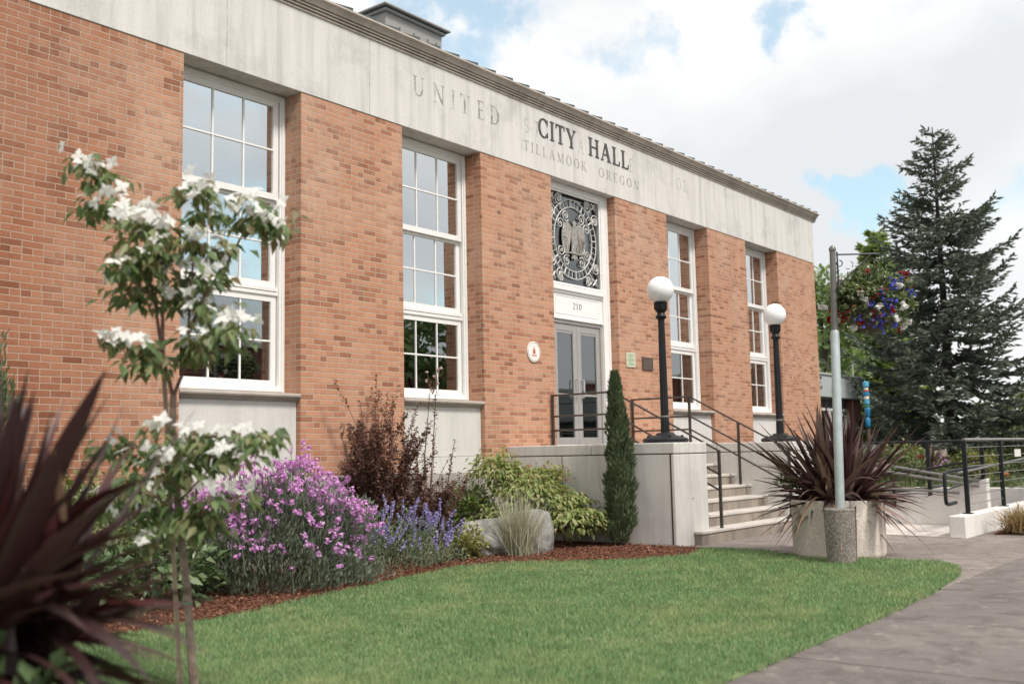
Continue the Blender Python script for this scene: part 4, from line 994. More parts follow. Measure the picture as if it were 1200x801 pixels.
# --- catmint and neighbours
CC = np.array([-3.62, -1.16, .03])
cm = thing('catmint', tuple(CC), 'low grey green catmint with lavender flower spikes at the lawn edge', 'flowering plant')
n = 6500; P, d = blob_points(n, CC, (.95, .52, .52), .4); P = slant(P, CC); k = P[:, 2] > .03; P, d = P[k], d[k]; n = len(P)
L = .03+.02*rng.random(n); leaves('foliage', [leaf_arrays(P, unit(d*.5+rand_dir(n)*.6+np.array([0, 0, .6])), rand_dir(n), L, .017, .2, .15)], M['catleaf'], cm)
P, d = blob_points(260, CC, (1.05, .6, .52), .92); P = slant(P, CC); P = P[P[:, 2] > .2]; cs = []; b = MB()
for p in P:
    dd = unit(np.array([rng.normal()*.35+.15, rng.normal()*.3-.1, 1.])); l = random.uniform(.12, .24); b.tube([p-dd*.1, p+dd*l], [.003, .002], 4, False)
    for q in np.linspace(.15, 1, 8): cs.append(p+dd*l*q)
tag(b.build('flower_stalks', M['catleaf'], cm), kind='stuff'); tag(petals(cs, .016, 6, .024, M['lavender'], 'flowers', cm), kind='stuff')
c = atD(549, 640, 12.3)
t = thing('lime_perennial', (c[0], c[1], .03), 'small lime yellow leafy plant between the catmint and the boulders', 'plant')
leaves('foliage', [blob_leaves(700, (c[0], c[1], .14), (.26, .2, .28), .05, .03, .3, .3, zmin=.03), ], M['limegreen'], t)
c = np.array([-3.25, -.55, .03])
t = thing('broadleaf_shrub', tuple(c), 'green shrub with drooping broad leaves between the magenta flowers and the purple shrub', 'shrub')
stem_shrub(c, 12, 1.0, .40, M['broad'], M['twig'], t, .12, .05, .03, sub=1, droop=.35, upb=.1)

# --- purple ninebarks
c = np.array([-3.02, -.42, .03])
t = thing('purple_ninebark', tuple(c), 'dense tall dark purple shrub in front of the brick pier', 'shrub', 'purple leaved shrubs at the wall')
stem_shrub(c, 34, 2.3, .66, M['nine'], M['twig'], t, .060, .046, .0100, sub=5, lean=(0, -.05), curve=.25, upb=.15, hmin=.35)
stem_shrub(c+np.array([0, 0, .0]), 7, 2.6, .6, M['ninetop'], M['twig'], t, .05, .035, .020, sub=2, hmin=.8, leafname='young_leaves', curve=.4, t0=.55)
c2 = np.array([-2.22, -.40, .03])
t = thing('purple_ninebark', tuple(c2), 'airy purple shrub with thin shoots in front of the pale panel', 'shrub', 'purple leaved shrubs at the wall')
stem_shrub(c2, 34, 1.3, .70, M['nine'], M['twig'], t, .055, .042, .0105, sub=5, curve=.3, upb=.15)
tips = stem_shrub(c2, 4, 2.15, .28, M['nine'], M['twig'], t, .05, .035, .026, sub=1, leafname='tall_shoots', curve=.2, t0=.2)
tops = [atD(x, y, depth_of(c2)) for (x, y) in ((500, 436), (509, 441), (513, 434), (500, 446), (513, 449), (517, 431))]
b = MB(); parts = []
for q, bx in ((atD(505, 446, depth_of(c2)), .0), (atD(512, 440, depth_of(c2)), .06), (atD(533, 515, depth_of(c2)), .12)):
    p0 = c2+np.array([bx, 0, .1]); pm = p0*.45+q*.55+np.array([bx-.05, 0, 0]); b.tube([p0, pm, q], [.010, .007, .003], 5)
    tt = rng.random(95); P = np.where(tt[:, None] < .5, p0+(pm-p0)*tt[:, None]*2, pm+(q-pm)*(tt[:, None]*2-1)); A = unit(rand_dir(95)*np.array([1, 1, .4])+np.array([0, 0, .2])); L = .03+.03*rng.random(95)
    parts.append(leaf_arrays(P, A, unit(rand_dir(95)*.5+np.array([0, 0, 1.])), L, L*.7, .25, .1))
for q in tops: b.tube([atD(507, 462, depth_of(c2)), q], [.004, .003], 4)
b.build('flower_shoots', M['twig'], t); leaves('shoot_leaves', parts, M['nine'], t); petals(tops, .022, 26, .022, M['palepink'], 'flowers', t)

# --- boulders
from mathutils import noise as mnoise
def boulder(c, r_, seed, label, rz=0.0):
    bm = bmesh.new(); bmesh.ops.create_icosphere(bm, subdivisions=5, radius=1)
    for v in bm.verts:
        p = v.co.copy(); q = p+Vector((seed, seed*.7, 0))
        k = 1+.30*mnoise.noise(q*1.1)+.10*mnoise.noise(q*2.6)+.035*mnoise.noise(q*7)
        # flat cleavage planes
        for nx, ny, nz, dd in ((.5, -.7, .5, .72), (-.7, -.4, .55, .74), (.1, .1, 1, .70), (.8, .3, .4, .78), (-.2, -.95, .1, .75)):
            h = (p.x*nx+p.y*ny+p.z*nz)/math.sqrt(nx*nx+ny*ny+nz*nz)*k
            if h > dd: k *= (dd+(h-dd)*.25)/h
        v.co = Vector((p.x*k*r_[0], p.y*k*r_[1], p.z*k*r_[2]))
    bmesh.ops.rotate(bm, verts=bm.verts, cent=(0, 0, 0), matrix=Matrix.Rotation(rz, 3, 'Z'))
    me = bpy.data.meshes.new('boulder'); bm.to_mesh(me); bm.free()
    o = link_mesh('boulder', me, M['rock'], None, True); o.location = c; ORG[o] = np.array(c)
    return tag(o, label, 'boulder', 'boulders in the mulch bed')
c = atD(578, 612, 13.0); boulder((c[0], c[1], .20), (.58, .42, .33), 3.1, 'grey boulder next to the catmint, left one of the two', .3)
c = atD(622, 610, 13.1); boulder((c[0], c[1], .24), (.32, .36, .41), 9.4, 'pale boulder behind the straw grass clump, right one of the two', .9)

# --- straw grass clump
c = atD(609, 640, 12.55)
t = thing('ornamental_grass', (c[0], c[1], .03), 'fine upright straw coloured grass clump in front of the boulders', 'grass clump')
n = 420; a = 2*PI*rng.random(n); el = rad(60)+rad(29)*rng.random(n)
A = np.stack([np.cos(a)*np.cos(el), np.sin(a)*np.cos(el), np.sin(el)], 1)
V = blade_arrays(np.array([c[0], c[1], .03])+np.column_stack([rng.normal(size=(n, 2))*.075, np.zeros(n)]), A, .42+.5*rng.random(n), .0055+.003*rng.random(n), .03+.16*rng.random(n), 5, .2)
leaves('blades', [V], M['tan'], t)

# --- viburnum beside the cheek wall
c = np.array([-.72, -.85, .03])
t = thing('viburnum_shrub', tuple(c), 'spreading light green shrub in tiers against the cheek wall', 'shrub')
parts = []; b = MB()
for (dx, dy, z, rx, ry, rz_, n) in ((-.25, .25, .95, .42, .35, .34, 620), (.15, .05, .82, .45, .4, .26, 620), (.30, -.45, .55, .42, .42, .20, 620), (.05, -.75, .34, .50, .42, .20, 700), (-.15, -.25, .66, .55, .45, .28, 760), (-.35, -.1, .36, .5, .45, .25, 600), (.42, -.85, .30, .30, .38, .17, 380), (.45, -.1, .92, .24, .3, .14, 240)):
    q = c+np.array([dx, dy, z]); P, d = blob_points(n, q, (rx, ry, rz_), .35)
    k = (P[:, 2] > .06) & (P[:, 0] < -.03) & (P[:, 1] < -.1); P, d = P[k], d[k]; m_ = len(P)
    A = unit(d*np.array([1, 1, .2])+rand_dir(m_)*.5+np.array([0, -.1, -.30])); N = unit(rand_dir(m_)*.35+np.array([0, 0, 1.])+d*.3)
    L = .075+.04*rng.random(m_); parts.append(leaf_arrays(P, A, N, L, L*.48, .35, .3))
    for k in range(4): b.tube([c+np.array([random.uniform(-.06, .06), random.uniform(-.06, .06), 0]), c+np.array([dx*.5, dy*.5, z*.6]), q+rng.normal(size=3)*np.array([rx, ry, rz_])*.3], [.012, .009, .004], 5)
leaves('foliage', parts, M['vib'], t); b.build('stems', M['twig'], t)
q = blob_points(60, c+np.array([.2, -.2, .85]), (.4, .4, .25), .95)[0]; q = q[q[:, 0] < -.05]; tag(petals(q, .025, 7, .022, M['rusty'], 'seed_heads', t), kind='stuff')
c = np.array([-1.25, -.36, .03])
t = thing('leafy_perennial', tuple(c), 'low bright green leafy clump behind the left boulder at the plinth', 'plant')
leaves('foliage', [blob_leaves(600, (c[0], c[1], .42), (.42, .26, .40), .10, .045, .2, .35, .3, .35, .05)], M['broad'], t)

# --- column cypress
c = onZ(737, 634, .04); c[0] = min(c[0], -.27); c[1] -= .17
t = thing('italian_cypress', (c[0], c[1], .03), 'slim dark green column cypress in front of the cheek wall', 'tree')
b = MB(); b.tube([(c[0], c[1], 0), (c[0], c[1], 1.9)], [.035, .01], 7); b.build('trunk', M['spbark'], t)
n = 11000; tt = rng.random(n); zz = .06+2.24*tt
rr = .182*np.clip(np.minimum((tt+.10)*5, 1), 0, 1)*np.clip(1.0-tt**2.0, .02, 1)**.7*(.62+.38*rng.random(n)**.5)
a = 2*PI*rng.random(n); rr *= 1+.16*np.sin(3*a+9*tt)+.16*np.sin(5*a-17*tt)+.14*np.sin(31*tt+2*a)+.10*np.sin(53*tt-3*a)
P = np.stack([c[0]+.03*np.sin(4*tt)+rr*np.cos(a), c[1]+rr*np.sin(a), zz], 1); d = np.stack([np.cos(a), np.sin(a), np.zeros(n)], 1)
leaves('foliage', [leaf_arrays(P, unit(d*.55+rand_dir(n)*.45+np.array([0, 0, 1.0])), unit(d+rand_dir(n)*.5), .055+.04*rng.random(n), .020, .2, .05)], M['cypress'], t)

# ------------------------------------------------------------------ planter, flax, flower pole
pt = thing('concrete_planter', (*PL, 0), 'big round exposed aggregate concrete planter at the foot of the steps', 'planter')
b = MB(); b.lathe((*PL, 0), [(.50, .0), (.515, .012), (.525, .05), (.530, .60), (.526, .645), (.512, .655), (.44, .655), (.43, .645), (.43, .60)], 56); b.build('tub', M['planter'], pt, smooth=True)
b = MB(); b.lathe((*PL, 0), [(.432, .585), (.3, .61), (.02, .62)], 32); b.build('potting_soil', M['soil'], pt, smooth=True)
PF = np.array([*PL, .60])
fx2 = thing('flax_plant', tuple(PF), 'dark bronze flax bursting from the round planter behind the flower pole', 'plant')
parts = []
def flaxset(n, el0, el1, L0, L1, b0, b1, w=.054):
    a = 2*PI*rng.random(n); el = rad(el0)+rad(el1-el0)*rng.random(n)
    A = np.stack([np.cos(a)*np.cos(el), np.sin(a)*np.cos(el), np.sin(el)], 1)
    A = unit(A+rng.normal(size=(n, 3))*.20); k_ = 2*PI*rng.integers(0, 6, n)/6
    P = PF+np.stack([np.cos(k_)*.19, np.sin(k_)*.19, 0*a], 1)+np.stack([np.cos(a), np.sin(a), 0*a], 1)*(.06*rng.random(n))[:, None]
    return blade_arrays(P, A, L0+(L1-L0)*rng.random(n), w*(.75+.5*rng.random(n)), b0+(b1-b0)*rng.random(n), 7, .35)
parts = [flaxset(110, 52, 88, .8, 1.36, .02, .16), flaxset(120, 26, 62, .75, 1.25, .03, .35), flaxset(90, 6, 38, .55, .90, .15, .6), flaxset(60, 8, 45, .5, .85, .6, 1.2, .038)]
leaves('foliage', parts, M['phorm2'], fx2)
leaves('dry_leaves', [flaxset(26, 20, 60, .6, .9, .5, 1.1, .034), flaxset(10, 50, 75, .5, .9, .1, .4, .034)], M['phormdry'], fx2)
t = thing('planter_greenery', (PL[0], PL[1], .61), 'low green leaves and a few red flowers under the flax in the planter rim', 'plant')
parts = []
for (x, y, dd) in ((924, 566, 12.65), (958, 578, 12.35), (968, 574, 12.35), (1012, 580, 12.7), (940, 572, 12.4)):
    q = atD(x, y, dd); parts.append(blob_leaves(150, q, (.16, .16, .10), .06, .032, .3, .3))
leaves('foliage', parts, M['vibdark'], t); petals([atD(967, 596, 12.22), atD(967, 616, 12.22), atD(972, 600, 12.2)], .016, 9, .022, M['red'], 'flowers', t)

pl = thing('flower_pole', (*PO, 0), 'pale galvanised pole in a rough concrete footing with an iron basket bracket', 'pole')
b = MB(); b.lathe((*PO, 0), [(.150, -.02), (.155, .1), (.166, .55), (.168, .585), (.155, .60), (.06, .603)], 30); b.build('footing', M['footing'], pl, smooth=True)
AR = unit(RT*np.array([1, 1, 0])); PT = np.array([*PO, 0])+AR*.085                 # the pole leans a little
def onpole(z): return np.array([*PO, 0])+AR*.085*z/3.5+np.array([0, 0, z])
b = MB(); b.tube([onpole(.56), onpole(2.54), onpole(2.56)], [.050, .048, .040], 18); b.build('post', M['pole'], pl, smooth=True)
b = MB(); b.tube([onpole(2.50), onpole(3.46), onpole(3.465), onpole(3.49), onpole(3.52)], [.033, .033, .040, .040, .02], 16); b.build('upper_post', M['railgrey'], pl, smooth=True)
TOP = onpole(3.42)
b = MB(); e_ = TOP+AR*.50
b.tube([TOP+AR*.04, e_], .010, 6); b.tube([TOP+AR*.04-np.array([0, 0, .36]), e_-AR*.06], .009, 6)
b.tube([TOP+AR*.05+np.array([0, 0, .03]), TOP+AR*.05-np.array([0, 0, .45])], .010, 6)
b.tube([e_+AR*.045*math.sin(q)+np.array([0, 0, -.045+.045*math.cos(q)]) for q in np.linspace(0, 4.4, 12)], .008, 6)
for zz_ in (-.10, -.33): b.tube([TOP+AR*(.07+.035*math.sin(q))+np.array([0, 0, zz_+.035*math.cos(q)]) for q in np.linspace(0, 5, 14)], .006, 6)
b.build('bracket', M['iron'], pl, smooth=True)
HB = atD(1017, 356, 11.72)
hb = thing('hanging_basket', tuple(HB), 'hanging basket overflowing with red, white and blue flowers on the pole bracket', 'hanging basket')
bb0 = np.array([HB[0], HB[1], HB[2]-.33])
b = MB(); b.lathe(tuple(bb0), [(.05, 0), (.15, .03), (.23, .10), (.27, .2), (.27, .22), (.02, .21)], 24); b.build('bowl', M['basket'], hb, smooth=True)
b = MB(); hook = e_+np.array([0, 0, -.09])
for k in range(4): b.tube([hook, bb0+np.array([.26*math.cos(k*PI/2+.5), .26*math.sin(k*PI/2+.5), .21])], .004, 5)
b.build('chain', M['iron'], hb)
cH = HB+np.array([0, 0, .0])
parts = [blob_leaves(3600, cH, (.45, .45, .35), .066, .042, .2, .45, .3, .25), blob_leaves(500, cH+RT*.02+np.array([0, 0, .22]), (.26, .26, .26), .045, .02, .5, .4), blob_leaves(320, cH+RT*.30-np.array([0, 0, .1]), (.2, .25, .22), .035, .016, .0, .4), blob_leaves(320, cH-RT*.33-np.array([0, 0, .05]), (.14, .2, .26), .035, .018, .0, .4)]
leaves('foliage', parts, M['baskleaf'], hb)
def on_basket(lst): return [cH+RT*x+np.array([0, 0, 1.])*z-fw*np.sqrt(max(.02, 1-(x/.48)**2-(z/.42)**2))*.44 for x, z in lst]
sx = lambda x, y: ((x-1021)/F*11.72, -(y-358)/F*11.72)
wl = [sx(*q) for q in ((998, 349), (1005, 356), (1016, 363), (1047, 340), (1047, 362), (978, 372), (997, 387), (1041, 376), (985, 331), (1059, 386), (968, 362), (1065, 378))]
bl = [sx(*q) for q in ((1033, 343), (1024, 358), (1026, 352), (1034, 365), (1010, 361), (1031, 371), (1020, 346), (1004, 382), (995, 376), (1017, 384), (1038, 384), (1050, 330), (1060, 336), (1063, 344), (1040, 333), (1012, 374), (1024, 375), (1036, 358), (1022, 386), (1068, 350))]
rl = [sx(*q) for q in ((976, 367), (981, 371), (990, 366), (985, 378), (1013, 352), (1026, 344), (1015, 372), (1062, 324), (1066, 331), (1069, 338), (1012, 322), (1054, 390), (1000, 381), (972, 378), (1036, 366), (1002, 345), (1064, 327))]
for q in on_basket(wl): petals(np.repeat([q], 3, 0)+rng.normal(size=(3, 3))*.018, .030, 14, .046, M['whitefl'], 'white_flower', hb)
for q in on_basket(bl): petals(np.repeat([q], 5, 0)+rng.normal(size=(5, 3))*.026, .018, 9, .028, M['deepblue'], 'blue_flower', hb)
for q in on_basket(rl): petals(np.repeat([q], 4, 0)+rng.normal(size=(4, 3))*.022, .02, 9, .032, M['red'], 'red_flower', hb)
q, d = blob_points(60, cH, (.46, .46, .36), .97); petals(q, .012, 4, .02, M['whitefl'], 'small_flowers', hb)

# ------------------------------------------------------------------ wheelchair ramp
t = thing('ramp_wall', (7.4, -5.52, 0), 'low pale concrete kerb wall carrying the black cable railing at right', 'wall')
b = MB(); b.box(2.95, 13, -5.62, -5.40, -.2, .295); b.build('kerb', M['ramp'], t, bevel=.015)
b = MB()
for x in (3.35, 3.95): b.box(x, x+.05, -5.40, -5.395, .12, .2)
b.build('drain_hole', M['gap'], t)
t = thing('ramp_wall', (5.19, -4.4, 0), 'pale concrete ramp side wall with a sloping top behind the planter', 'wall')
b = MB(); vs = []
for x in (5.08, 5.26): vs += [(x, -3.0, -.2), (x, -5.395, -.2), (x, -5.395, .74), (x, -3.9, .26), (x, -3.0, .12)]
b.add(vs, [(0, 1, 2, 3, 4), (9, 8, 7, 6, 5)]+[(i, 5+i, 5+(i+1) % 5, (i+1) % 5) for i in range(5)]); b.build('slab', M['ramp'], t, bevel=.01)
t = thing('ramp_wall', (9.6, -4.0, 0), 'grey concrete wall of the upper ramp beyond the railings', 'wall')
b = MB(); b.box(9.5, 9.7, -5.39, -1.0, -.2, .42); b.build('slab', M['ramp'], t, bevel=.01)
def cable_rail(label, pts, zb, zt, ncab, topr=.026, plate=None, cabr=.007):
    t = thing('cable_railing', (*np.mean(pts, 0)[:2], 0), label, 'railing')
    for (x, y), z0 in zip(pts, zb):
        b = MB(); b.box(x-.028, x+.028, y-.028, y+.028, z0, zt-.01); b.box(x-.07, x+.07, y-.06, y+.06, z0-.002, z0+.012); b.build('post', M['black'], t, bevel=.004)
    b = MB(); b.tube([(x, y, zt) for x, y in pts], topr, 10); b.build('top_rail', M['railgrey'] if topr > .025 else M['black'], t, smooth=True)
    for k in range(ncab):
        b = MB(); b.tube([(x, y, z0+.06+(zt-z0-.1)*(k+.5)/ncab) for (x, y), z0 in zip(pts, zb)], cabr, 6); b.build('cable', M['railgrey'] if cabr < .01 else M['black'], t, smooth=True)
    return t
rl_ = cable_rail('black post and cable railing with pale round top rail on the kerb wall', [(3.52, -5.51), (5.55, -5.51), (7.6, -5.51), (9.6, -5.51), (11.6, -5.51)], [.295]*5, 1.33, 7)
b = MB(); b.box(6.35, 6.75, -5.545, -5.535, 1.05, 1.17); b.build('name_plate', M['signwhite'], rl_)
b = MB(); b.tube([(3.45, -5.42, .86), (5.5, -5.42, .93), (7.6, -5.42, 1.0), (11.6, -5.42, 1.12)], .02, 8); b.build('grab_rail', M['railgrey'], rl_, smooth=True)
b = MB(); b.tube([(5.2, -5.36, .93), (3.5, -5.36, .90), (3.12, -5.36, .885), (3.04, -5.36, .86), (3.02, -5.36, .80), (3.02, -5.36, .52), (3.04, -5.36, .46), (3.12, -5.36, .44), (3.50, -5.36, .45)], .026, 10); b.build('rail_loop', M['black'], rl_, smooth=True)
r2 = cable_rail('black railing with square posts on the sloping ramp side wall', [(5.17, -3.3), (5.17, -4.52), (5.17, -5.33)], [.15, .44, .71], 1.32, 1, .022, None, .018)
for (y0, z0, y1, z1, x) in ((-3.5, 1.02, -5.3, .70, 5.04), (-3.6, .90, -5.3, .62, 5.02), (-3.3, .62, -5.0, .52, 5.02), (-4.6, .48, -5.35, .80, 5.3), (-3.3, .42, -4.7, .62, 5.3)):
    b = MB(); b.tube([(x, y0, z0), (x, y1, z1)], .023, 8); b.build('grab_rail', M['railgrey'], r2, smooth=True)
for (y, z) in ((-3.62, .2), (-3.95, .28)):
    b = MB(); b.box(5.15, 5.19, y-.02, y+.02, z, z+.42); b.build('short_post', M['black'], r2)
c = onZ(1204, 622, .04)
t = thing('ornamental_grass', (c[0], c[1], .035), 'golden reddish grass tuft on the mulch at the right edge', 'grass clump')
n = 800; a = 2*PI*rng.random(n); el = rad(35)+rad(50)*rng.random(n); A = np.stack([np.cos(a)*np.cos(el), np.sin(a)*np.cos(el), np.sin(el)], 1)
leaves('blades', [blade_arrays(np.array([c[0], c[1], .035])+np.column_stack([rng.normal(size=(n, 2))*.12, np.zeros(n)]), A, .3+.3*rng.random(n), .008, .2+.3*rng.random(n), 4, .2)], M['straw'], t)

# ------------------------------------------------------------------ beyond the hall
def conifer(name, label, base, H, prof, mat, nwh, nbr, trunk_r, z0, card=(.42, .12), density=1.0, tips=True, lean=(0, 0), group=None, seg=.12):
    t = thing(name, tuple(base), label, 'tree', group)
    b = MB(); top = np.array([base[0]+lean[0], base[1]+lean[1], base[2]+H])
    b.tube([base, np.array(base)*.6+top*.4, top], [trunk_r, trunk_r*.62, .02], 10); b.build('trunk', M['spbark'], t, smooth=True)
    P, A, N, LL = [], [], [], []; wb = MB(); tipP = []
    for w in range(nwh):
        f = (w+random.random()*.7)/nwh; z = z0+(H-z0)*f; R = float(np.interp(z/H, [p[0] for p in prof], [p[1] for p in prof]))
        c0_ = np.array(base)*(1-z/H)+top*(z/H)
        for k in range(max(3, int(nbr*(1-.35*f)))):
            a = 2*PI*(k+random.random()*.8)/nbr+w*1.3; r_ = R*random.uniform(.62, 1.12); h = np.array([math.cos(a), math.sin(a), 0])
            dr = (.34-.62*f)*r_*random.uniform(.6, 1.2); up = .30*r_
            m = max(3, int(r_/seg)); ts = np.linspace(.16, 1, m)
            pts = [c0_+h*r_*q+np.array([0, 0, -dr*math.sin(q*PI*.62)+up*q**3]) for q in ts]
            if r_ > .5: wb.tube(pts, [max(.006, .032*(1-q))*min(1, r_/1.5) for q in ts], 4, False)
            side = np.array([-h[1], h[0], 0]); tipP.append(pts[-1])
            for q, p in zip(ts, pts):
                l = (.22+.8*math.sin(min(1, (1-q)*1.15+.12)*PI*.55))*min(.85, .32*r_+.16)
                for s in (-1, 1):
                    if random.random() > density: continue
                    ll = l*random.uniform(.55, 1.1); d = unit(side*s*.8+h*.75+np.array([0, 0, random.uniform(-.22, .14)]))
                    n_ = max(1, int(ll/.16))
                    for j in range(n_):
                        P.append(p+d*ll*j/n_); A.append(d+rng.normal(size=3)*.25); N.append(rng.normal(size=3)*.6+np.array([0, 0, .7])); LL.append(card[0]*random.uniform(.6, 1.15))
                P.append(p); A.append(h+np.array([0, 0, .25*q+.1])+rng.normal(size=3)*.3); N.append(rng.normal(size=3)*.7+np.array([0, 0, .6])); LL.append(card[0]*random.uniform(.6, 1))
    wb.build('branches', M['spbark'], t); P = np.array(P); LL = np.array(LL)
    # each spray is two crossed needle cards
    N = np.array(N); A = unit(np.array(A)); V1 = leaf_arrays(P, A, N, LL, LL*card[1]/card[0], .2, -.05); V2 = leaf_arrays(P, A, np.cross(A, N), LL*.9, LL*card[1]/card[0]*.8, .2, -.05)
    leaves('foliage', [V1, V2], mat, t)
    if tips:
        q = np.array([p for p in tipP if p[2]-base[2] > H*.70]); q = np.concatenate([q+rng.normal(size=q.shape)*.12 for _ in range(4)])
        tag(leaves('cones', [quad_cards(q, np.tile([[0, 0, -1.]], (len(q), 1))+rng.normal(size=q.shape)*.2, rand_dir(len(q)), .16, .055)], M['needletip'], t), kind='stuff')
    return t
sb = atD(1119, 552, 40.0); sb[2] = .3
# make the tip of the trunk land where the tree tops out
conifer('spruce_tree', 'tall dark ragged spruce standing alone against the sky at right', sb, 13.75, [(0, 4.0), (.12, 4.3), (.25, 4.3), (.38, 3.8), (.5, 3.1), (.62, 2.45), (.75, 1.7), (.86, 1.1), (.95, .6), (1, .15)], M['needle'], 34, 8, .26, 1.4, (.34, .115), .74)
b2 = atD(1040, 545, 62.0); b2[2] = 0
conifer('yellow_green_conifer', 'narrow yellow green conifer half hidden behind the left of the spruce', b2, 14.6, [(0, 2.6), (.4, 2.4), (.7, 1.6), (.9, .8), (1, .15)], M['tree2'], 34, 9, .25, 2, (.55, .28), 1.0, False)

def broadleaf(name, label, base, H, R, n, mat, lobes, leaf=.34, tr=.22, group=None, crown0=.25, card=.55):
    t = thing(name, tuple(base), label, 'tree', group); base = np.array(base)
    wb = MB(); wb.tube([base, base+np.array([.05, 0, H*.45]), base+np.array([0, .1, H*.9])], [tr, tr*.6, .03], 8)
    wb.build('trunk', M['spbark'], t, smooth=True)
    parts = []; lb = MB()
    for i in range(lobes):
        f = crown0+(1-crown0)*(i+.5)/lobes; a = i*2.4+random.random(); rr = R*math.sin(PI*min(.97, .22+.78*(f-crown0)/(1-crown0)))*.62
        q = base+np.array([math.cos(a)*rr, math.sin(a)*rr, H*f]); r_ = R*random.uniform(.34, .55)
        parts.append(blob_leaves(n//lobes, q, (r_, r_, r_*.72), leaf, leaf*card, .05, .35, .2, .2))
        lb.tube([base+np.array([0, 0, H*f*.6]), q], [tr*.3, .02], 5)
    lb.build('limbs', M['spbark'], t); leaves('foliage', parts, mat, t); return t
def at_ground(px, D, z=0.0): p = atD(px, 545, D); p[2] = z; return p
broadleaf('broadleaf_tree', 'slender leafy green tree right behind the corner of the hall', at_ground(972, 56), 10.6, 2.7, 3600, M['tree1'], 18, .34, group='leafy trees behind the flower pole')
broadleaf('broadleaf_tree', 'round leafy tree behind the hanging basket, above the grey shop', at_ground(1002, 66), 9.8, 4.0, 4600, M['tree1'], 20, .42, group='leafy trees behind the flower pole')
broadleaf('broadleaf_tree', 'leafy green tree between the grey shop and the spruce', at_ground(1046, 72), 9.6, 3.8, 3600, M['tree1'], 16, .42, group='leafy trees behind the flower pole')
broadleaf('broadleaf_tree', 'distant round green tree at the right edge beyond the spruce', at_ground(1222, 85), 4.9, 4.0, 2600, M['hedge'], 10, .5, group='low trees beyond the lawn')
broadleaf('broadleaf_tree', 'distant low green tree seen between the spruce trunk and the right edge', at_ground(1168, 95), 3.9, 3.6, 2600, M['hedge'], 10, .5, .15, group='low trees beyond the lawn')
for (px, D, h, rx, mt, nm, lab) in (
    (1062, 36, 1.25, 1.0, 'varieg', 'garden_shrub', 'yellow green shrub left of the spruce trunk beyond the railing'),
    (1100, 37, .85, 1.2, 'hedge', 'garden_shrub', 'low dark shrub at the foot of the spruce, left of its trunk'),
    (1140, 37, .95, 1.0, 'limegreen', 'garden_shrub', 'low lime green shrub just right of the spruce trunk'),
    (1166, 38, 1.15, 1.4, 'hedge', 'garden_shrub', 'wide dark shrub behind the cable railing, right of the spruce'),
    (1196, 40, 1.75, 1.5, 'hedge', 'garden_shrub', 'large green shrub at the right edge behind the cable railing'),
    (1040, 34, 1.1, .9, 'hedge', 'garden_shrub', 'dark green shrub just beyond the tips of the planter flax')):
    p = at_ground(px, D); t = thing(nm, tuple(p), lab, 'shrub', 'shrubs around the spruce')
    leaves('foliage', [blob_leaves(1300, (p[0], p[1], h*.45), (rx, rx*.8, h*.6), .14, .08, .2, .4, zmin=0)], M[mt], t)
    b = MB()
    for k in range(8): b.tube([p, p+np.array([random.uniform(-.5, .5)*rx, random.uniform(-.4, .4)*rx, h*.7])], [.02, .006], 5)
    b.build('stems', M['twig'], t)
p = at_ground(1091, 33, 0)
t = thing('flax_plant', tuple(p), 'small dark flax in front of the spruce beyond the railing', 'plant')
n = 90; a = 2*PI*rng.random(n); el = rad(25)+rad(60)*rng.random(n); A = np.stack([np.cos(a)*np.cos(el), np.sin(a)*np.cos(el), np.sin(el)], 1)
leaves('foliage', [blade_arrays(np.tile(p+np.array([0, 0, .35]), (n, 1)), A, .75+.6*rng.random(n), .05, .1+.4*rng.random(n), 5)], M['phorm2'], t)
b = MB(); b.lathe(tuple(p), [(.35, 0), (.5, .1), (.42, .34), (.1, .4)], 16); b.build('root_crown', M['soil'], t)
fc = []
for (x, y, D) in ((1103, 539, 31), (1079, 539, 31.5), (1106, 541, 31), (1170, 558, 26), (1173, 556, 26), (1100, 542, 31)): fc.append(atD(x, y, D))
for i, (idx, mt, lab) in enumerate((((0, 2, 5), 'magenta', 'small magenta flower clump in front of the spruce trunk'), ((1,), 'red', 'small red flower clump left of the spruce trunk'), ((3, 4), 'orange', 'small coral flower clump behind the cable railing'))):
    q = np.array([fc[j] for j in idx]); c = q.mean(0); t = thing('flower_clump', (c[0], c[1], 0), lab, 'flowers', 'flower clumps on the far lawn')
    petals(np.repeat(q, 2, 0)+rng.normal(size=(2*len(q), 3))*.07, .05, 8, .07, M[mt], 'flowers', t)
    leaves('foliage', [blob_leaves(260, (c[0], c[1], c[2]*.5), (.35, .35, max(.2, c[2]*.5)), .10, .04, .4, .2, zmin=0)], M['hedge'], t)

# mown lawn and rough planting around the spruce
lw = at_ground(1120, 44); b = MB(); b.prism([(11.5, -10.5), (60, -10.5), (60, 40), (13, 40)], -.3, -.02); tag(b.build('far_lawn', M['ground']), kind='structure')
g = rng.random((26000, 2))*np.array([34, 24])+np.array([11.8, -9.5]); n = len(g)
g = g[(g[:, 0] > 9.9)]; n = len(g)
V, Fc = quad_cards(np.column_stack([g, np.full(n, -.02)]), rand_dir(n)*.5+np.array([0, 0, 1.]), rand_dir(n), .10+.2*rng.random(n), .05)
tag(np_mesh('ground_cover', V, Fc, M['hedge']), kind='stuff')

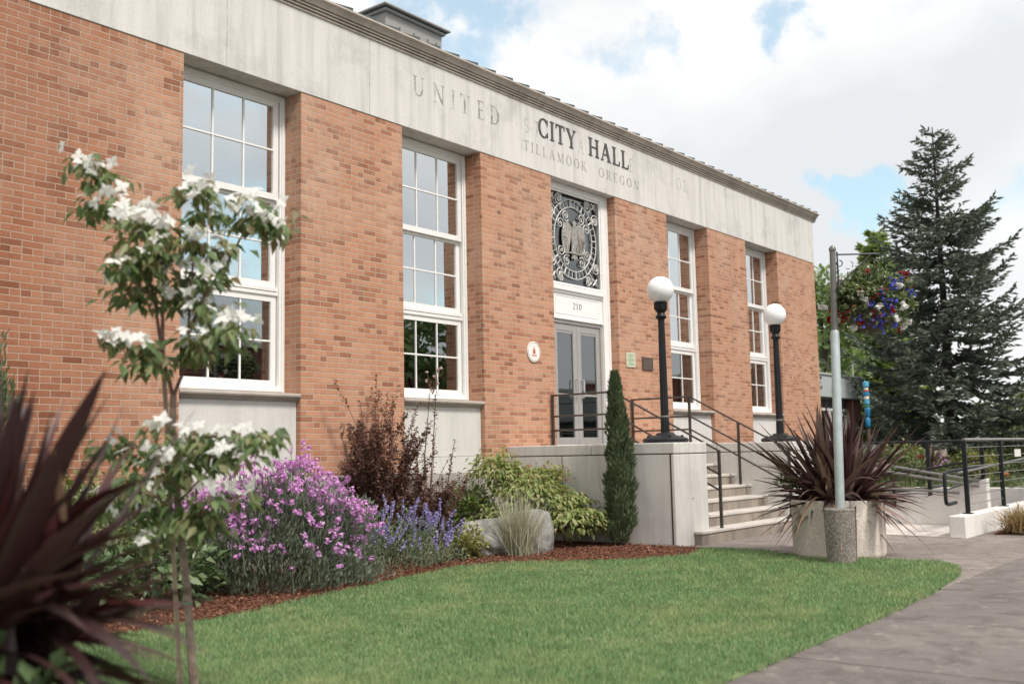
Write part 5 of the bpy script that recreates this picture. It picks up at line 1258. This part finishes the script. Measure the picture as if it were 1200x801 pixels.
# the far side of the street: out of the frame, seen only as reflections in the hall's glass
def storefront(x0, x1, y1, h, wallm, label):
    t = thing('street_building', ((x0+x1)/2, y1, 0), label, 'building', 'buildings across the street')
    b = MB(); b.box(x0, x1, y1-9, y1, -.1, h); b.build('wall', wallm, t)
    b = MB(); b.box(x0-.1, x1+.1, y1-9.1, y1+.15, h+.002, h+.28); b.build('parapet', M['ramp'], t)
    n = int((x1-x0)/3.6)
    for k in range(n):
        cx = x0+(x1-x0)*(k+.5)/n
        b = MB(); frame_ring(b, cx-1.3, cx+1.3, .6, 2.9, .10, y1+.005, y1+.12); w = b.build('window', M['white'], t)
        b = MB(); b.box(cx-1.2, cx+1.2, y1+.02, y1+.05, .7, 2.8); b.build('pane', M['darkglass'], w)
    b = MB(); b.box(x0+.4, x1-.4, y1+.004, y1+1.3, 3.15, 3.3); b.build('canopy', M['pentdark'], t)
storefront(14, 34, -30, 6.6, M['farbrick'], 'brick storefront across the street, mirrored in the lower panes of the windows')
storefront(35.5, 58, -30, 5.2, M['fascia'], 'pale storefront across the street, mirrored in the glass doors')
storefront(60, 88, -30, 7.0, M['farbrick'], 'longer brick storefront across the street, mirrored in the far windows')
for x, h in ((26, 8.0), (47, 8.5), (64, 9.0)):
    broadleaf('street_tree', 'leafy street tree before the storefronts, mirrored in the window glass', (x, -26, 0), h, 2.6, 1800, M['tree1'], 10, .5, group='street trees across the street')

# grey shop
e1_ = atD(1014, 470, 42.0); X1, Y1 = e1_[0], e1_[1]
sh = thing('shop_building', (X1-6, Y1, 0), 'low shop with a grey fascia band and red brick column beyond the hall corner', 'building')
b = MB(); b.box(X1-12, X1, Y1, Y1+9, 3.15, 3.98); b.box(X1-12.05, X1+.05, Y1-.05, Y1+9.05, 3.98, 4.06); b.build('fascia', M['fascia'], sh, bevel=.02)
b = MB(); b.box(X1-11.8, X1-.1, Y1+.35, Y1+8.8, 0, 3.15); b.build('wall', M['farwall'], sh)
b = MB(); b.box(X1-1.3, X1-.15, Y1+.15, Y1+1.2, 0, 3.147); b.build('brick_column', M['farbrick'], sh)
b = MB(); b.box(X1-9, X1-1.35, Y1+.30, Y1+.34, 2.75, 3.08); b.build('soffit_band', M['pentdark'], sh)
for k in range(3):
    b = MB(); frame_ring(b, X1-1.4-1.75*(k+1), X1-1.45-1.75*k, .6, 2.75, .09, Y1+.26, Y1+.34); w = b.build('window', M['white'], sh)
    b = MB(); b.box(X1-1.4-1.75*(k+1)+.08, X1-1.45-1.75*k-.08, Y1+.31, Y1+.33, .68, 2.67); b.build('pane', M['darkglass'], w)
pA = atD(963.5, 450, 41.0); 
word('RE', X1-5.75, X1-4.55, 3.46, .44, Y1-.002, .03, 'lettering', M['letter'], sh, gap=.35)
b = MB(); b.tube([(X1-.35, Y1+.3, 4.06), (X1-.35, Y1+.3, 4.65)], .03, 6); b.tube([(X1-.55, Y1+.3, 4.55), (X1-.15, Y1+.3, 4.65)], .02, 6); b.build('vent_pipe', M['white'], sh)

p = at_ground(1020, 37)
t = thing('painted_pole', tuple(p), 'slim painted pole with blue, green and white blocks beside the grey shop', 'art pole')
z = .6
b = MB(); b.lathe((p[0], p[1], 0), [(.07, 0), (.07, 1.9)], 12); b.build('shaft', M['wood'], t)
for (h, r_, mt) in ((.36, .09, 'blue'), (.36, .10, 'blue'), (.10, .09, 'tie'), (.18, .10, 'lightblue'), (.14, .09, 'signwhite'), (.14, .12, 'deepcol'), (.06, .10, 'signred'), (.10, .08, 'signwhite'), (.22, .11, 'lightblue')):
    b = MB(); z0_ = 1.95+(z-.6); b.lathe((p[0], p[1], z0_), [(r_*.6, 0), (r_, h*.15), (r_, h*.85), (r_*.6, h*.98)], 12); b.build('block', M['blue'] if mt == 'deepcol' else M[mt], t, smooth=True); z += h
p0 = at_ground(1066, 48); p1 = at_ground(1114, 48)
t = thing('garden_wall', tuple((p0+p1)/2), 'low reddish wall beyond the garden, left of the spruce trunk', 'wall')
b = MB(); v = p1-p0; nv = unit(np.array([v[1], -v[0], 0])); b.obox((p0+p1)/2+np.array([0, 0, .85]), v/2, nv*.12, (0, 0, .9)); b.build('body', M['farwall'], t)
b = MB(); b.obox((p0+p1)/2+np.array([0, 0, 1.80]), v/2*1.02, nv*.18, (0, 0, .05)); b.build('coping', M['ramp'], t)
w0, w1 = atD(1090, 443, 75), atD(1290, 428, 60)
for dz, lab in ((0, 'upper of two thin dark wires crossing the sky right of the spruce'), (-.55, 'lower of two thin dark wires crossing the sky right of the spruce')):
    b = MB(); b.tube([w0+(w1-w0)*q+np.array([0, 0, dz-.25*math.sin(PI*q)]) for q in np.linspace(0, 1, 12)], .018, 5); tag(b.build('overhead_wire', M['black']), lab, 'cable', 'overhead wires')

# ------------------------------------------------------------------ sky and light
SUN_EL, SUN_AZ = rad(54), rad(-14)      # azimuth: measured from -Y (the street side) toward +X
sd = np.array([math.sin(SUN_AZ)*math.cos(SUN_EL), -math.cos(SUN_AZ)*math.cos(SUN_EL), math.sin(SUN_EL)])
li = bpy.data.lights.new('sun', 'SUN'); li.energy = 2.6; li.angle = rad(12); li.color = (1, .95, .88)
so = bpy.data.objects.new('sun', li); COL.objects.link(so); so.rotation_euler = Vector(-sd).to_track_quat('-Z', 'Y').to_euler()
wd = bpy.data.worlds.new('World'); scn.world = wd; wd.use_nodes = True
nt = wd.node_tree; N_ = nt.nodes; L_ = nt.links; bg = N_['Background']; out = N_['World Output']
sky = N_.new('ShaderNodeTexSky'); sky.sky_type = 'NISHITA'; sky.sun_disc = False; sky.sun_elevation = SUN_EL
sky.sun_rotation = math.atan2(sd[0], sd[1]); sky.altitude = 20; sky.dust_density = 2.0
bg.inputs['Strength'].default_value = .15
hz = N_.new('ShaderNodeMix'); hz.data_type = 'RGBA'; hz.blend_type = 'MULTIPLY'; hz.inputs['Factor'].default_value = 1.0     # thin high veil: the blue is a pale cyan
L_.new(sky.outputs[0], hz.inputs['A']); hz.inputs['B'].default_value = (1.15, 1.32, 1.12, 1); L_.new(hz.outputs['Result'], bg.inputs[0])
tc = N_.new('ShaderNodeTexCoord')
def wmath(op, a, b=None, clamp=False):
    x = N_.new('ShaderNodeMath'); x.operation = op; x.use_clamp = clamp
    for i, v in enumerate((a, b)):
        if v is None: continue
        if isinstance(v, bpy.types.NodeSocket): L_.new(v, x.inputs[i])
        else: x.inputs[i].default_value = v
    return x.outputs[0]
def wnoise(scale, detail, rough, loc=(0, 0, 0), sc=(1, 1, 1.7), dist=.4):
    mp = N_.new('ShaderNodeMapping'); mp.inputs['Scale'].default_value = sc; mp.inputs['Location'].default_value = loc; L_.new(tc.outputs['Generated'], mp.inputs[0])
    x = N_.new('ShaderNodeTexNoise'); x.inputs['Scale'].default_value = scale; x.inputs['Detail'].default_value = detail; x.inputs['Roughness'].default_value = rough; x.inputs['Distortion'].default_value = dist
    L_.new(mp.outputs[0], x.inputs['Vector']); return x.outputs['Fac']
cover = wnoise(2.2, 7, .55, (3.1, 1.2, .4))
fine_ = wnoise(6.5, 6, .6, (1, 5, 2))
# clear gaps between the clouds, as directions in the sky
holes = None
def wvec(scale, detail, amt, src):
    x = N_.new('ShaderNodeTexNoise'); x.inputs['Scale'].default_value = scale; x.inputs['Detail'].default_value = detail; x.inputs['Roughness'].default_value = .6; L_.new(src, x.inputs['Vector'])
    a = N_.new('ShaderNodeVectorMath'); a.operation = 'SUBTRACT'; L_.new(x.outputs['Color'], a.inputs[0]); a.inputs[1].default_value = (.5, .5, .5)
    b_ = N_.new('ShaderNodeVectorMath'); b_.operation = 'SCALE'; L_.new(a.outputs[0], b_.inputs[0]); b_.inputs['Scale'].default_value = amt
    c_ = N_.new('ShaderNodeVectorMath'); c_.operation = 'ADD'; L_.new(tc.outputs['Generated'], c_.inputs[0]); L_.new(b_.outputs[0], c_.inputs[1])
    d__ = N_.new('ShaderNodeVectorMath'); d__.operation = 'NORMALIZE'; L_.new(c_.outputs[0], d__.inputs[0]); return d__.outputs[0]
torn = wvec(5.5, 8, .34, tc.outputs['Generated'])
for (x, y, k, amp) in ((560, 10, 200, .60), (470, -10, 160, .55), (970, 222, 900, .40), (1005, 212, 900, .45), (1045, 204, 900, .40), (945, 0, 500, .5), (1190, 290, 260, .3), (735, 100, 500, .32), (690, 90, 700, .2), (850, 205, 900, .2), (285, 300, -160, .40), (255, 70, -260, .3), (510, 340, -200, .32), (800, 330, -200, .25)):
    d_ = ray(x, y); d_ = d_/np.linalg.norm(d_)
    if k < 0: d_ = d_*np.array([1, -1, 1]); k = -k          # part of the sky behind the street, mirrored in the panes
    vm = N_.new('ShaderNodeVectorMath'); vm.operation = 'DOT_PRODUCT'; L_.new(torn, vm.inputs[0]); vm.inputs[1].default_value = tuple(d_)
    e = wmath('MULTIPLY', wmath('EXPONENT', wmath('MULTIPLY', wmath('SUBTRACT', vm.outputs['Value'], 1.0), float(k)*4)), amp)
    holes = e if holes is None else wmath('ADD', holes, e)
dens = wmath('ADD', wmath('ADD', wmath('MULTIPLY', wmath('SUBTRACT', cover, .5), 1.2), wmath('MULTIPLY', wmath('SUBTRACT', fine_, .5), .70)), .62)
dens = wmath('SUBTRACT', dens, holes)
# nearer the far side of the sky more blue shows (seen only in the window glass)
mr = N_.new('ShaderNodeMapRange'); mr.interpolation_type = 'SMOOTHSTEP'; L_.new(dens, mr.inputs[0]); mr.inputs[1].default_value = .12; mr.inputs[2].default_value = .52; mr.inputs[3].default_value = .30
shade = wnoise(1.7, 5, .5, (7, 3, 1), (1, 1, 2.2), .2)
cr = N_.new('ShaderNodeValToRGB'); L_.new(shade, cr.inputs[0]); cr.color_ramp.elements[0].position = .38; cr.color_ramp.elements[0].color = (.74, .765, .79, 1); cr.color_ramp.elements[1].position = .56; cr.color_ramp.elements[1].color = (1.0, .99, .975, 1)
bg2 = N_.new('ShaderNodeBackground'); L_.new(cr.outputs[0], bg2.inputs[0]); bg2.inputs[1].default_value = .78
ms = N_.new('ShaderNodeMixShader'); L_.new(mr.outputs[0], ms.inputs[0]); L_.new(bg.outputs[0], ms.inputs[1]); L_.new(bg2.outputs[0], ms.inputs[2]); L_.new(ms.outputs[0], out.inputs['Surface'])

scn.render.engine = 'CYCLES'
vs_ = scn.view_settings; vs_.view_transform = 'Standard'; vs_.look = 'None'; vs_.gamma = 1; vs_.exposure = .52
try: vs_.use_curve_mapping = False
except Exception: pass
scn.render.resolution_x = 1024; scn.render.resolution_y = 683
